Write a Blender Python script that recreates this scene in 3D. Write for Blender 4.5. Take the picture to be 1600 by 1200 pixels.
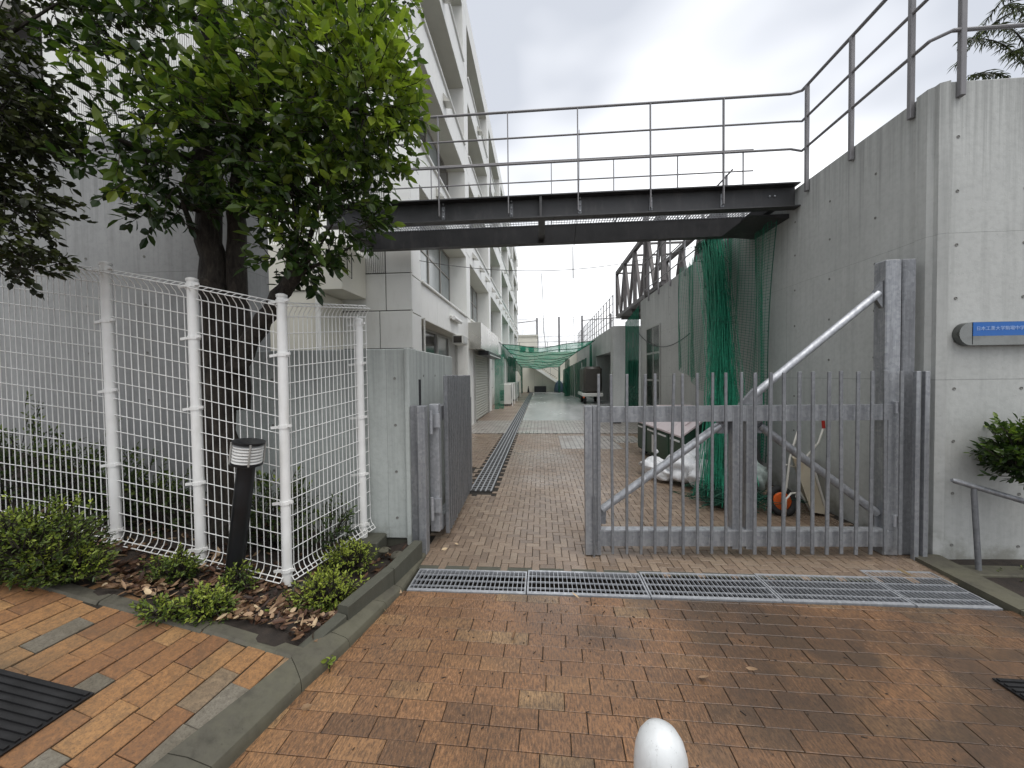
import bpy, math, random
import numpy as np
from mathutils import Matrix, Vector, Euler
random.seed(7); RNG = np.random.default_rng(7)
SC = bpy.context.scene
for _o in list(bpy.data.objects): bpy.data.objects.remove(_o)
R = math.radians

# ------------------------------------------------------------------ camera
FPX, VPX, VPY, HSL, CAMH = 590.0, 845.0, 585.0, 0.012, 1.5
_n = lambda v: v / np.linalg.norm(v)
_Y = _n(np.array([(VPX-800)/FPX, -(VPY-600)/FPX, 1.0]))
_c = -(VPY-600)/FPX - HSL*(VPX-800)/FPX
_Z = np.array([-HSL, 1, -_c]); _Z = _n(_Z - _Y*(_Z@_Y))
_X = -np.cross(_Y, _Z)
CM = np.array([_X, _Y, _Z])                      # camera (right, up, forward) -> world
cam = bpy.data.objects.new('camera', bpy.data.cameras.new('camera'))
SC.collection.objects.link(cam); SC.camera = cam
cam.data.sensor_width = 36; cam.data.lens = FPX/1600*36; cam.data.clip_start = 0.05; cam.data.clip_end = 600
_m = Matrix(((CM[0][0], CM[0][1], -CM[0][2], 0), (CM[1][0], CM[1][1], -CM[1][2], 0), (CM[2][0], CM[2][1], -CM[2][2], CAMH), (0, 0, 0, 1)))
cam.matrix_world = _m
def ray(px, py): return CM @ np.array([(px-800)/FPX, -(py-600)/FPX, 1.0])
def at_depth(px, py, d): p = ray(px, py)*d; p[2] += CAMH; return p
def on_y(px, py, y): d = ray(px, py); p = d*(y/d[1]); p[2] += CAMH; return p
def on_x(px, py, x): d = ray(px, py); p = d*(x/d[0]); p[2] += CAMH; return p
def on_z(px, py, z=0.0): d = ray(px, py); p = d*((z-CAMH)/d[2]); p[2] += CAMH; return p

# ------------------------------------------------------------------ world, sun, exposure
SUN_EL, SUN_AZ = 68.0, 150.0           # degrees, azimuth clockwise from +Y (alley direction)
world = bpy.data.worlds.new('World'); SC.world = world; world.use_nodes = True
nt = world.node_tree; nt.nodes.clear()
N = lambda t, **k: _node(nt, t, **k)
def _node(tree, t, **k):
    n = tree.nodes.new(t)
    for a, b in k.items(): setattr(n, a, b)
    return n
sky = N('ShaderNodeTexSky', sky_type='NISHITA', sun_disc=False, sun_elevation=R(SUN_EL), sun_rotation=R(SUN_AZ), air_density=1.0, dust_density=4.0)
bg1 = N('ShaderNodeBackground'); bg1.inputs['Strength'].default_value = 0.06
nt.links.new(sky.outputs[0], bg1.inputs[0])
tc = N('ShaderNodeTexCoord'); mp = N('ShaderNodeMapping'); mp.inputs['Scale'].default_value = (1.0, 1.0, 2.2)
mp.inputs['Location'].default_value = (0.35, 0.1, 0.55)
nz = N('ShaderNodeTexNoise'); nz.inputs['Scale'].default_value = 1.25; nz.inputs['Detail'].default_value = 3.5; nz.inputs['Roughness'].default_value = 0.5
cr = N('ShaderNodeValToRGB'); cr.color_ramp.elements[0].position = 0.42; cr.color_ramp.elements[1].position = 0.74
cr.color_ramp.elements[0].color = (0.36, 0.378, 0.415, 1); cr.color_ramp.elements[1].color = (1.0, 1.0, 1.0, 1)
bg2 = N('ShaderNodeBackground'); bg2.inputs['Strength'].default_value = 1.0
mx = N('ShaderNodeMixShader'); mx.inputs[0].default_value = 0.9
wo = N('ShaderNodeOutputWorld')
nt.links.new(tc.outputs['Generated'], mp.inputs[0]); nt.links.new(mp.outputs[0], nz.inputs[0]); nt.links.new(nz.outputs[0], cr.inputs[0])
nt.links.new(cr.outputs[0], bg2.inputs[0]); nt.links.new(bg1.outputs[0], mx.inputs[1]); nt.links.new(bg2.outputs[0], mx.inputs[2]); nt.links.new(mx.outputs[0], wo.inputs[0])
sun = bpy.data.objects.new('sun', bpy.data.lights.new('sun', 'SUN')); SC.collection.objects.link(sun)
sun.data.energy = 0.9; sun.data.angle = R(50); sun.data.color = (1.0, 0.97, 0.93)
_sd = Vector((math.sin(R(SUN_AZ))*math.cos(R(SUN_EL)), math.cos(R(SUN_AZ))*math.cos(R(SUN_EL)), math.sin(R(SUN_EL))))
sun.rotation_euler = _sd.to_track_quat('Z', 'Y').to_euler(); sun.location = (0, 0, 30)
SC.view_settings.view_transform = 'Standard'; SC.view_settings.look = 'None'; SC.view_settings.gamma = 1; SC.view_settings.use_curve_mapping = False
SC.view_settings.exposure = 1.05
SC.render.engine = 'CYCLES'; SC.cycles.max_bounces = 8; SC.cycles.transparent_max_bounces = 16; SC.cycles.use_denoising = True

# ------------------------------------------------------------------ mesh helpers
class MB:
    def __init__(s): s.v = []; s.f = []; s.n = 0; s.tone = []
    def add(s, verts, faces):
        verts = np.asarray(verts, float); s.v.append(verts)
        s.f.extend([tuple(i+s.n for i in f) for f in faces]); s.n += len(verts); return s
    def box(s, x0, x1, y0, y1, z0, z1):
        v = [(x, y, z) for z in (z0, z1) for y in (y0, y1) for x in (x0, x1)]
        return s.add(v, [(0, 2, 3, 1), (4, 5, 7, 6), (0, 1, 5, 4), (2, 6, 7, 3), (0, 4, 6, 2), (1, 3, 7, 5)])
    def bbox(s, x0, x1, y0, y1, z0, z1, b=0.006):            # chamfered box
        v = []; f = []
        X = (x0, x0+b, x1-b, x1); Y = (y0, y0+b, y1-b, y1); Z = (z0, z0+b, z1-b, z1); idx = {}
        def g(i, j, k):
            if (i, j, k) not in idx: idx[(i, j, k)] = len(v); v.append((X[i], Y[j], Z[k]))
            return idx[(i, j, k)]
        lo, hi = 1, 2
        for k, o in ((0, 0), (3, 1)):
            q = [g(1, 1, k), g(2, 1, k), g(2, 2, k), g(1, 2, k)]; f.append(q[::-1] if o == 0 else q)
        for i, o in ((0, 0), (3, 1)):
            q = [g(i, 1, 1), g(i, 2, 1), g(i, 2, 2), g(i, 1, 2)]; f.append(q[::-1] if o == 0 else q)
        for j, o in ((0, 1), (3, 0)):
            q = [g(1, j, 1), g(2, j, 1), g(2, j, 2), g(1, j, 2)]; f.append(q[::-1] if o == 0 else q)
        for a, A in ((1, 0), (2, 3)):
            for b_, B in ((1, 0), (2, 3)):
                f.append((g(A, b_, 1), g(A, b_, 2), g(a, B, 2), g(a, B, 1)))
                f.append((g(A, 1, b_), g(A, 2, b_), g(a, 2, B), g(a, 1, B)))
                f.append((g(1, A, b_), g(2, A, b_), g(2, a, B), g(1, a, B)))
                for c, Cc in ((1, 0), (2, 3)): f.append((g(A, b_, c), g(a, B, c), g(a, b_, Cc)))
        return s.add(v, f)
    def bar(s, p0, p1, w, h, up=(0, 0, 1)):                  # rectangular bar between two points
        p0 = np.array(p0, float); p1 = np.array(p1, float); d = _n(p1-p0); u = np.array(up, float)
        if abs(d@u) > .98: u = np.array((0, 1., 0))
        a = _n(np.cross(d, u)); b = np.cross(a, d)
        v = [p+a*i*w/2+b*j*h/2 for p in (p0, p1) for i, j in ((-1, -1), (1, -1), (1, 1), (-1, 1))]
        return s.add(v, [(3, 2, 1, 0), (4, 5, 6, 7), (0, 1, 5, 4), (1, 2, 6, 5), (2, 3, 7, 6), (3, 0, 4, 7)])
    def tube(s, pts, r, k=8, cap=True):
        pts = np.asarray(pts, float); n = len(pts); rr = np.broadcast_to(np.asarray(r, float), (n,))
        t = np.gradient(pts, axis=0); t /= np.linalg.norm(t, axis=1)[:, None]+1e-12
        ref = np.array((0, 0, 1.)) if abs(t[:, 2]).mean() < .8 else np.array((0, 1., 0))
        a = np.cross(t, ref); a /= np.linalg.norm(a, axis=1)[:, None]+1e-12; b = np.cross(a, t)
        th = np.arange(k)*2*math.pi/k
        v = pts[:, None]+(np.cos(th)[None, :, None]*a[:, None]+np.sin(th)[None, :, None]*b[:, None])*rr[:, None, None]
        f = [(i*k+j, i*k+(j+1) % k, (i+1)*k+(j+1) % k, (i+1)*k+j) for i in range(n-1) for j in range(k)]
        if cap: f.append(tuple(range(k))[::-1]); f.append(tuple((n-1)*k+j for j in range(k)))
        return s.add(v.reshape(-1, 3), f)
    def lathe(s, c, prof, k=20, axis='z'):                   # prof: (radius, height)
        th = np.arange(k)*2*math.pi/k; v = []
        for r, h in prof:
            for t in th:
                p = (r*math.cos(t), r*math.sin(t), h)
                if axis == 'y': p = (p[0], p[2], p[1])
                if axis == 'x': p = (p[2], p[0], p[1])
                v.append((c[0]+p[0], c[1]+p[1], c[2]+p[2]))
        n = len(prof)
        f = [(i*k+j, i*k+(j+1) % k, (i+1)*k+(j+1) % k, (i+1)*k+j) for i in range(n-1) for j in range(k)]
        f.append(tuple(range(k))[::-1]); f.append(tuple((n-1)*k+j for j in range(k)))
        return s.add(v, f)
    def prism(s, poly, axis, a0, a1):                        # polygon in the two other axes, extruded along axis
        def mk(p, a): return {'x': (a, p[0], p[1]), 'y': (p[0], a, p[1]), 'z': (p[0], p[1], a)}[axis]
        n = len(poly); v = [mk(p, a0) for p in poly]+[mk(p, a1) for p in poly]
        f = [tuple(range(n))[::-1], tuple(range(n, 2*n))]+[(i, (i+1) % n, n+(i+1) % n, n+i) for i in range(n)]
        return s.add(v, f)
    def grid(s, fn, nu, nv):
        v = [fn(i/nu, j/nv) for j in range(nv+1) for i in range(nu+1)]
        return s.add(v, [(j*(nu+1)+i, j*(nu+1)+i+1, (j+1)*(nu+1)+i+1, (j+1)*(nu+1)+i) for j in range(nv) for i in range(nu)])
    def xf(s, M):                                            # transform everything so far
        A = np.array(M.to_3x3()); t = np.array(M.translation); s.v = [v @ A.T+t for v in s.v]; return s
    def mesh(s, name, off=(0, 0, 0)):
        me = bpy.data.meshes.new(name); v = np.concatenate(s.v)-np.asarray(off, float)
        me.from_pydata(v.tolist(), [], s.f)
        if s.tone:
            a = me.attributes.new('tone', 'FLOAT', 'FACE'); a.data.foreach_set('value', np.concatenate(s.tone).astype(np.float32))
        import bmesh as _b
        bm = _b.new(); bm.from_mesh(me); _b.ops.recalc_face_normals(bm, faces=bm.faces) if not s.tone else None; bm.to_mesh(me); bm.free()
        return me
def link(o, parent=None):
    SC.collection.objects.link(o)
    if parent is not None: o.parent = parent
    return o
def tag(o, label=None, cat=None, group=None, kind=None):
    if label: o['label'] = label
    if cat: o['category'] = cat
    if group: o['group'] = group
    if kind: o['kind'] = kind
    return o
def T(name, label, cat, loc, group=None):                    # an Empty at the thing's base
    o = bpy.data.objects.new(name, None); o.location = loc; o.empty_display_size = .1; link(o)
    return tag(o, label, cat, group)
def wloc(o):
    p = Vector((0, 0, 0))
    while o is not None: p = p+o.location; o = o.parent
    return p
def O(name, mb, m, parent=None, smooth=False, origin=None):  # one mesh object from world-space geometry
    off = wloc(parent) if parent is not None else Vector((0, 0, 0))
    loc = Vector(origin)-off if origin is not None else Vector((0, 0, 0))
    me = mb.mesh(name, off+loc); o = bpy.data.objects.new(name, me); o.location = loc
    me.materials.append(m)
    if smooth is True: me.polygons.foreach_set('use_smooth', [True]*len(me.polygons))
    elif smooth: 
        me.polygons.foreach_set('use_smooth', [True]*len(me.polygons))
        me.set_sharp_from_angle(angle=R(smooth))
    return link(o, parent)
def D(name, me, parent, loc, rotz=0.0, rot=None):            # object sharing mesh data
    o = bpy.data.objects.new(name, me); o.location = Vector(loc)-(wloc(parent) if parent else Vector())
    o.rotation_euler = rot if rot else (0, 0, rotz); return link(o, parent)

# ------------------------------------------------------------------ materials
MATS = {}
class NT:
    def __init__(s, name):
        s.m = bpy.data.materials.new(name); s.m.use_nodes = True; s.t = s.m.node_tree; s.t.nodes.clear()
        s.out = s.n('ShaderNodeOutputMaterial'); s.p = s.n('ShaderNodeBsdfPrincipled'); s.l(s.p.outputs[0], s.out.inputs[0]); MATS[name] = s.m
    def n(s, t, **k):
        o = s.t.nodes.new(t)
        for a, b in k.items(): setattr(o, a, b)
        return o
    def l(s, a, b): s.t.links.new(a, b)
    def coord(s, kind='Object', scale=(1, 1, 1), rot=(0, 0, 0), loc=(0, 0, 0)):
        if kind == 'Position': src = s.n('ShaderNodeNewGeometry').outputs['Position']
        else: src = s.n('ShaderNodeTexCoord').outputs[kind]
        m = s.n('ShaderNodeMapping'); m.inputs['Scale'].default_value = scale; m.inputs['Rotation'].default_value = rot; m.inputs['Location'].default_value = loc
        s.l(src, m.inputs[0]); return m.outputs[0]
    def noise(s, vec, scale, detail=4, rough=.55, dist=0):
        n = s.n('ShaderNodeTexNoise'); n.inputs['Scale'].default_value = scale; n.inputs['Detail'].default_value = detail
        n.inputs['Roughness'].default_value = rough; n.inputs['Distortion'].default_value = dist
        s.l(vec, n.inputs['Vector']); return n.outputs[0]
    def ramp(s, fac, stops, interp='LINEAR'):
        r = s.n('ShaderNodeValToRGB'); e = r.color_ramp.elements; r.color_ramp.interpolation = interp
        while len(e) < len(stops): e.new(.5)
        for i, (p, c) in enumerate(stops):
            e[i].position = p; e[i].color = (*c, 1) if not np.isscalar(c) else (c, c, c, 1)
        s.l(fac, r.inputs[0]); return r.outputs[0]
    def mix(s, fac, a, b, mode='MIX'):
        m = s.n('ShaderNodeMix', data_type='RGBA', blend_type=mode)
        for sock, val in ((m.inputs[0], fac), (m.inputs[6], a), (m.inputs[7], b)):
            if hasattr(val, 'links'): s.l(val, sock)
            elif np.isscalar(val): sock.default_value = val
            else: sock.default_value = (*val, 1)
        return m.outputs[2]
    def math(s, op, a, b=0.0, clamp=False):
        m = s.n('ShaderNodeMath', operation=op); m.use_clamp = clamp
        for i, v in enumerate((a, b)):
            if hasattr(v, 'links'): s.l(v, m.inputs[i])
            else: m.inputs[i].default_value = v
        return m.outputs[0]
    def rnd(s):
        g = s.n('ShaderNodeNewGeometry').outputs['Random Per Island']; o = s.n('ShaderNodeObjectInfo').outputs['Random']
        return s.math('FRACT', s.math('ADD', s.math('MULTIPLY', g, 7.31), s.math('MULTIPLY', o, 13.7)))
    def bump(s, h, strength=.3, dist=.01):
        b = s.n('ShaderNodeBump'); b.inputs['Strength'].default_value = strength; b.inputs['Distance'].default_value = dist
        s.l(h, b.inputs['Height']); s.l(b.outputs[0], s.p.inputs['Normal'])
    def set(s, col=None, rough=None, metal=None, spec=None):
        for k, v in (('Base Color', col), ('Roughness', rough), ('Metallic', metal), ('Specular IOR Level', spec)):
            if v is None: continue
            if hasattr(v, 'links'): s.l(v, s.p.inputs[k])
            elif np.isscalar(v): s.p.inputs[k].default_value = v if k != 'Base Color' else (v, v, v, 1)
            else: s.p.inputs[k].default_value = (*v, 1)
        return s.m
def simple(name, col, rough=.5, metal=0.0, var=.25, scale=6.0, bump=0.0, dirt=None):
    t = NT(name); v = t.coord('Object'); n = t.noise(v, scale, 5, .6)
    c = np.array(col if not np.isscalar(col) else (col,)*3)
    k = t.ramp(n, [(.3, tuple(c*(1-var))), (.7, tuple(np.minimum(c*(1+var), 1)))])
    if dirt: k = t.mix(t.ramp(t.noise(t.coord('Position', (3, 3, 1)), 2.5, 6, .65), [(.52, 0.0), (.72, dirt[0])]), k, dirt[1])
    t.set(k, t.ramp(n, [(.3, max(rough-.1, .05)), (.7, min(rough+.1, 1))]), metal)
    if bump: t.bump(t.noise(v, scale*12, 3, .6), bump, .005)
    return t.m
def concrete(name, c, streak=.5, joints=(), drip=None):
    t = NT(name); v = t.coord('Position')
    big = t.noise(v, .9, 5, .6); fine = t.noise(v, 22, 4, .65); st = t.noise(t.coord('Position', (7, 7, .35)), 1.6, 6, .7)
    c = np.array(c); k = t.ramp(big, [(.3, tuple(c*.86)), (.7, tuple(np.minimum(c*1.1, 1)))])
    k = t.mix(t.ramp(st, [(.5, 0.0), (.72, streak)]), k, tuple(c*.5))
    st2 = t.noise(t.coord('Position', (11, 11, .22), loc=(3, 1, 2)), 1.3, 5, .7)
    k = t.mix(t.ramp(st2, [(.58, 0.0), (.75, streak*.7)]), k, tuple(np.minimum(c*1.35, 1)))
    k = t.mix(t.ramp(fine, [(.35, .22), (.55, 0.0)]), k, tuple(c*.6))
    vo = t.n('ShaderNodeTexVoronoi'); vo.inputs['Scale'].default_value = 26; t.l(v, vo.inputs['Vector'])
    pit = t.ramp(vo.outputs['Distance'], [(.05, 1.0), (.09, 0.0)])
    k = t.mix(t.math('MULTIPLY', pit, .35), k, tuple(c*.35))
    h = t.math('SUBTRACT', t.math('ADD', t.math('MULTIPLY', fine, .4), t.math('MULTIPLY', big, .5)), t.math('MULTIPLY', pit, .5))
    sep = t.n('ShaderNodeSeparateXYZ'); t.l(v, sep.inputs[0])
    wob = t.math('MULTIPLY', t.math('SUBTRACT', t.noise(v, 3, 2), .5), .012)
    if drip:                                              # run-off stains from the top edge and splash dirt at the foot
        rn = t.noise(t.coord('Position', (9, 9, .12), loc=(1, 5, 0)), 2.2, 5, .7)
        mr = t.n('ShaderNodeMapRange'); t.l(sep.outputs[2], mr.inputs[0]); mr.inputs[1].default_value = drip-1.3; mr.inputs[2].default_value = drip; mr.inputs[3].default_value = -.22; mr.inputs[4].default_value = .10
        k = t.mix(t.ramp(t.math('ADD', rn, mr.outputs[0]), [(.5, 0.0), (.66, .45)]), k, tuple(c*.42))
        m2 = t.n('ShaderNodeMapRange'); t.l(sep.outputs[2], m2.inputs[0]); m2.inputs[1].default_value = .5; m2.inputs[2].default_value = -.05; m2.inputs[3].default_value = -.3; m2.inputs[4].default_value = .15
        k = t.mix(t.ramp(t.math('ADD', t.noise(v, 4, 5, .65), m2.outputs[0]), [(.45, 0.0), (.65, .55)]), k, (.13, .125, .085))
    for ax, val, w in joints:
        q = t.math('LESS_THAN', t.math('ABSOLUTE', t.math('SUBTRACT', t.math('ADD', sep.outputs['XYZ'.index(ax)], wob), val)), w)
        k = t.mix(t.math('MULTIPLY', q, .55), k, tuple(c*.4)); h = t.math('SUBTRACT', h, t.math('MULTIPLY', q, 1.0))
    t.set(k, t.ramp(st, [(.3, .6), (.7, .85)]), 0, .35); t.bump(h, .5, .01); return t.m
def brickmat(name, ramp, dirtcol, dirtlo, dirthi, wet, grain_rot=0.0, dscale=1.1, xgrad=None, gsc=(95, 14, 40), gst=1.0):
    t = NT(name); r = t.rnd(); v = t.coord('Position')
    k = t.ramp(r, ramp)
    gr = t.noise(t.coord('Position', gsc, (0, 0, grain_rot)), 1.0, 4, .7)      # combed face of the pavers
    k = t.mix(t.ramp(gr, [(.36, .75*gst), (.6, 0.0)]), k, (.055, .042, .034))
    k = t.mix(t.ramp(gr, [(.6, 0.0), (.8, .45*gst)]), k, (.46, .34, .23))
    d = t.noise(v, dscale, 6, .62, .4)
    if xgrad:
        sep = t.n('ShaderNodeSeparateXYZ'); t.l(v, sep.inputs[0])
        mr = t.n('ShaderNodeMapRange'); t.l(sep.outputs[0], mr.inputs[0])
        for i, q in enumerate(xgrad): mr.inputs[i+1].default_value = q
        d = t.math('ADD', d, mr.outputs[0])
    d = t.math('ADD', d, t.math('MULTIPLY', t.math('SUBTRACT', r, .5), .16))
    k = t.mix(t.ramp(d, [(dirtlo, 0.0), (dirthi, .86)]), k, dirtcol)
    fine = t.noise(v, 160, 3, .7); k = t.mix(t.ramp(fine, [(.33, .5), (.48, 0.0)]), k, (.03, .024, .02))
    wn = t.noise(v, .8, 4, .6); rough = t.ramp(wn, [(.35, wet[0]), (.65, wet[1])])
    t.set(k, t.math('ADD', rough, t.math('MULTIPLY', t.math('SUBTRACT', gr, .5), .35), True), 0, .5)
    t.bump(t.math('ADD', t.math('MULTIPLY', gr, .8), t.math('MULTIPLY', fine, .4)), .3, .004); return t.m
def galv(name, c=.33, rough=.42):
    t = NT(name); v = t.coord('Position'); vo = t.n('ShaderNodeTexVoronoi'); vo.inputs['Scale'].default_value = 45; t.l(v, vo.inputs['Vector'])
    st = t.noise(t.coord('Position', (16, 16, 1.2)), 1.5, 5, .7)
    k = t.ramp(vo.outputs['Color'], [(0, (c*.8, c*.83, c*.88)), (1, (c*1.15, c*1.18, c*1.22))])
    k = t.mix(t.ramp(st, [(.45, 0.0), (.7, .6)]), k, (c*.5, c*.52, c*.56)); k = t.mix(t.ramp(st, [(.25, .5), (.4, 0.0)]), k, (c*1.9, c*1.95, c*2.0))
    t.set(k, t.ramp(st, [(.3, rough-.08), (.7, rough+.2)]), .55); return t.m
def leafmat(name, ramp, gloss=.35, trans=.3):
    t = NT(name); a = t.n('ShaderNodeAttribute', attribute_name='tone')
    f = t.math('ADD', a.outputs['Fac'], t.math('MULTIPLY', t.math('SUBTRACT', t.n('ShaderNodeNewGeometry').outputs['Random Per Island'], .5), .3))
    k = t.ramp(f, ramp); t.set(k, gloss, 0, .5)
    tr = t.n('ShaderNodeBsdfTranslucent'); t.l(t.mix(.5, k, (.35, .5, .05), 'OVERLAY'), tr.inputs[0])
    ms = t.n('ShaderNodeMixShader'); ms.inputs[0].default_value = trans; t.l(t.p.outputs[0], ms.inputs[1]); t.l(tr.outputs[0], ms.inputs[2]); t.l(ms.outputs[0], t.out.inputs[0]); return t.m
def netmat(name, col, cell, wire, op, rot=0.0):
    t = NT(name); uv = t.coord('UV') if False else t.coord('Object')
    n = t.noise(t.coord('Position', (1, 1, 1)), 3, 3)
    t.set(t.ramp(n, [(.3, tuple(np.array(col)*.75)), (.7, tuple(np.array(col)*1.25))]), .6)
    tb = t.n('ShaderNodeBsdfTransparent'); ms = t.n('ShaderNodeMixShader')
    w = t.n('ShaderNodeTexNoise'); w.inputs['Scale'].default_value = 1.2; t.l(t.coord('Position'), w.inputs['Vector'])
    t.l(t.ramp(w.outputs[0], [(.3, op-.1), (.7, op+.1)]), ms.inputs[0])
    tl = t.n('ShaderNodeBsdfTranslucent'); tl.inputs[0].default_value = (*col, 1)
    m2 = t.n('ShaderNodeMixShader'); m2.inputs[0].default_value = .45; t.l(t.p.outputs[0], m2.inputs[1]); t.l(tl.outputs[0], m2.inputs[2])
    t.l(tb.outputs[0], ms.inputs[1]); t.l(m2.outputs[0], ms.inputs[2]); t.l(ms.outputs[0], t.out.inputs[0]); return t.m
m_conc_r = concrete('concrete_right', (.48, .49, .47), .32, [('Z', 1.42, .003), ('Z', 2.55, .002), ('X', 3.75, .003), ('Y', 5.0, .003), ('Y', 6.8, .003), ('Y', 8.6, .003), ('Y', 10.4, .003)], 3.72)
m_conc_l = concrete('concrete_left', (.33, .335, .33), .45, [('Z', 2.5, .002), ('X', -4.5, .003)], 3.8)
m_conc_low = concrete('concrete_low', (.43, .46, .44), .35, [('X', -1.32, .002)], 1.74)
m_conc_old = concrete('concrete_mossy', (.085, .085, .066), .3)
m_kerb = concrete('kerb_concrete', (.092, .086, .066), .7, (), .6)
m_conc_far = concrete('concrete_far', (.47, .48, .46), .4)
m_white = simple('white_wall', (.80, .80, .77), .6, 0, .04, 2, 0, (.35, (.5, .5, .45)))
m_panel = simple('white_panel', (.80, .80, .765), .55, 0, .04, 1.5, 0, (.22, (.52, .51, .46)))
m_cream = simple('cream_wall', (.74, .72, .63), .6, 0, .04, 1.5)
m_gap = simple('panel_joint', (.06, .055, .05), .9, 0, .2, 5)
m_soffit = simple('soffit_paint', (.58, .57, .50), .7, 0, .06, 2)
m_alu = simple('aluminium', (.42, .42, .40), .4, .4, .1, 5)
m_bronze = simple('bronze_alu', (.30, .28, .25), .45, .3, .1, 5)
m_shutter = simple('shutter_paint', (.44, .44, .39), .5, .1, .06, 4)
m_stain = simple('stainless', (.55, .54, .50), .3, .85, .04, .5)
m_mirror_dark = simple('polished_steel_dark_reflection', (.17, .175, .17), .16, 1.0, .3, 9)  # base colour darkened to stand in for dark surroundings mirrored in the steel
m_paintw = simple('white_fence_paint', (.80, .80, .78), .4, 0, .05, 9, 0, (.4, (.55, .53, .46)))
m_steel = simple('dark_grey_steel', (.048, .048, .05), .5, .2, .22, 5, 0, (.5, (.11, .105, .10)))
m_rail = simple('grey_rail_paint', (.2, .195, .2), .5, .2, .15, 5)
m_truss = simple('truss_steel', (.13, .12, .118), .55, .2, .2, 6)
m_black = simple('black_plastic', (.012, .012, .013), .5, 0, .3, 9, .1)
m_blackm = simple('black_paint', (.010, .011, .013), .38, .1, .3, 8)
m_lampw = simple('white_louver', (.78, .78, .76), .4, 0, .04, 8)
m_galv = galv('galvanised', .34); m_galv_d = galv('galvanised_dark', .24, .48); m_galv_l = galv('galvanised_light', .46, .36); m_grate = galv('galvanised_grate', .5, .38)
def _boll():
    t = NT('bollard_white'); v = t.coord('Position'); n = t.noise(v, 9, 6, .7); s_ = t.noise(t.coord('Position', (60, 60, 25)), 1.6, 4, .75); g_ = t.noise(t.coord('Position', (30, 30, 4)), 1.2, 5, .7)
    k = t.ramp(n, [(.3, (.60, .62, .62)), (.7, (.74, .755, .75))]); k = t.mix(t.ramp(s_, [(.63, 0.0), (.7, .7)]), k, (.20, .20, .19)); k = t.mix(t.ramp(g_, [(.55, 0.0), (.75, .45)]), k, (.42, .42, .39))
    t.set(k, t.ramp(n, [(.3, .3), (.7, .5)]), .1); t.bump(n, .12, .004); return t.m
m_bollard = _boll()
m_soil = simple('dark_soil', (.028, .021, .016), .95, 0, .5, 14, .8)
m_joint = simple('joint_dirt', (.022, .018, .013), .9, 0, .4, 20, .5)
m_slabwet = None
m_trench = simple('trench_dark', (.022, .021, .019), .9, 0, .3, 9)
def _bark():
    t = NT('tree_bark'); v = t.coord('Position', (1, 1, .28)); n = t.noise(v, 26, 6, .7, .6); l = t.noise(t.coord('Position'), 9, 5, .7)
    k = t.ramp(n, [(.35, (.016, .013, .011)), (.6, (.05, .042, .034)), (.8, (.10, .084, .068))]); k = t.mix(t.ramp(l, [(.62, 0.0), (.72, .5)]), k, (.12, .12, .10))
    t.set(k, .85, 0, .3); t.bump(n, .9, .02); return t.m
m_bark = _bark()
m_bin = simple('bin_green', (.018, .055, .030), .45, .05, .25, 4, 0, (.5, (.05, .06, .045)))
m_bind = simple('bin_dark_green', (.008, .036, .020), .5, 0, .2, 4)
m_lid = simple('bin_lid_pink_grey', (.55, .47, .47), .4, 0, .08, 6, 0, (.3, (.40, .36, .36)))
m_bag = simple('white_plastic_bag', (.75, .76, .77), .28, 0, .05, 10)
m_rubber = simple('rubber', (.012, .012, .012), .75, 0, .3, 12)
m_orange = simple('orange_rim', (.60, .11, .02), .4, 0, .15, 9)
m_barrow = simple('barrow_tray', (.56, .50, .38), .5, .1, .12, 5, 0, (.6, (.30, .20, .10)))
m_barrowf = simple('barrow_frame', (.62, .60, .54), .45, .1, .1, 9)
m_red = simple('red_grip', (.45, .03, .02), .4, 0, .1, 9)
m_blue = simple('sign_blue', (.012, .12, .42), .4, 0, .05, 9)
m_text = simple('sign_lettering', (.36, .50, .78), .5, 0, .03, 9)
m_net = simple('net_green', (.018, .21, .125), .65, 0, .55, 30)
m_net_d = simple('net_dark_green', (.007, .065, .04), .7, 0, .4, 40)
m_net_s = netmat('net_sheet', (.012, .19, .115), .03, .004, .66); m_net_c = netmat('net_canopy', (.015, .29, .175), .03, .004, .64)
m_net_dk = netmat('net_sheet_dense', (.008, .11, .066), .03, .004, .84)
m_net_w = netmat('net_far_grey', (.62, .64, .66), .03, .004, .16)
m_tank = simple('brown_tarp', (.045, .040, .034), .45, 0, .3, 3)
m_acw = simple('ac_casing', (.62, .62, .58), .5, 0, .05, 5)
m_dry = leafmat('dry_leaf', [(0, (.03, .014, .008)), (.3, (.09, .04, .02)), (.55, (.20, .115, .06)), (.75, (.38, .25, .15)), (1, (.62, .48, .30))], .6, .12)
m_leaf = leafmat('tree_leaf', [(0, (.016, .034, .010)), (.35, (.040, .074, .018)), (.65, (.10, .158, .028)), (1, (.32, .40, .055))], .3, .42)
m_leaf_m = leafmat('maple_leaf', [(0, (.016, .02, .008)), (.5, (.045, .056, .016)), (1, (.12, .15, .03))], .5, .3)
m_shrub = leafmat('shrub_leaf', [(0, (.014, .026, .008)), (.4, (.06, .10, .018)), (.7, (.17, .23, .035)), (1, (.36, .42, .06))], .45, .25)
m_glass = NT('window_glass'); 
_g = m_glass; _gn = _g.noise(_g.coord('Position'), .8, 3); m_glass = _g.set(_g.ramp(_gn, [(.35, (.03, .028, .026)), (.65, (.075, .07, .065))]), .12, 0, .5)
_g = NT('window_frosted'); _gn = _g.noise(_g.coord('Position'), .6, 3); m_frost = _g.set(_g.ramp(_gn, [(.35, (.20, .23, .23)), (.65, (.34, .36, .35))]), .18, 0, .7)
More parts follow.
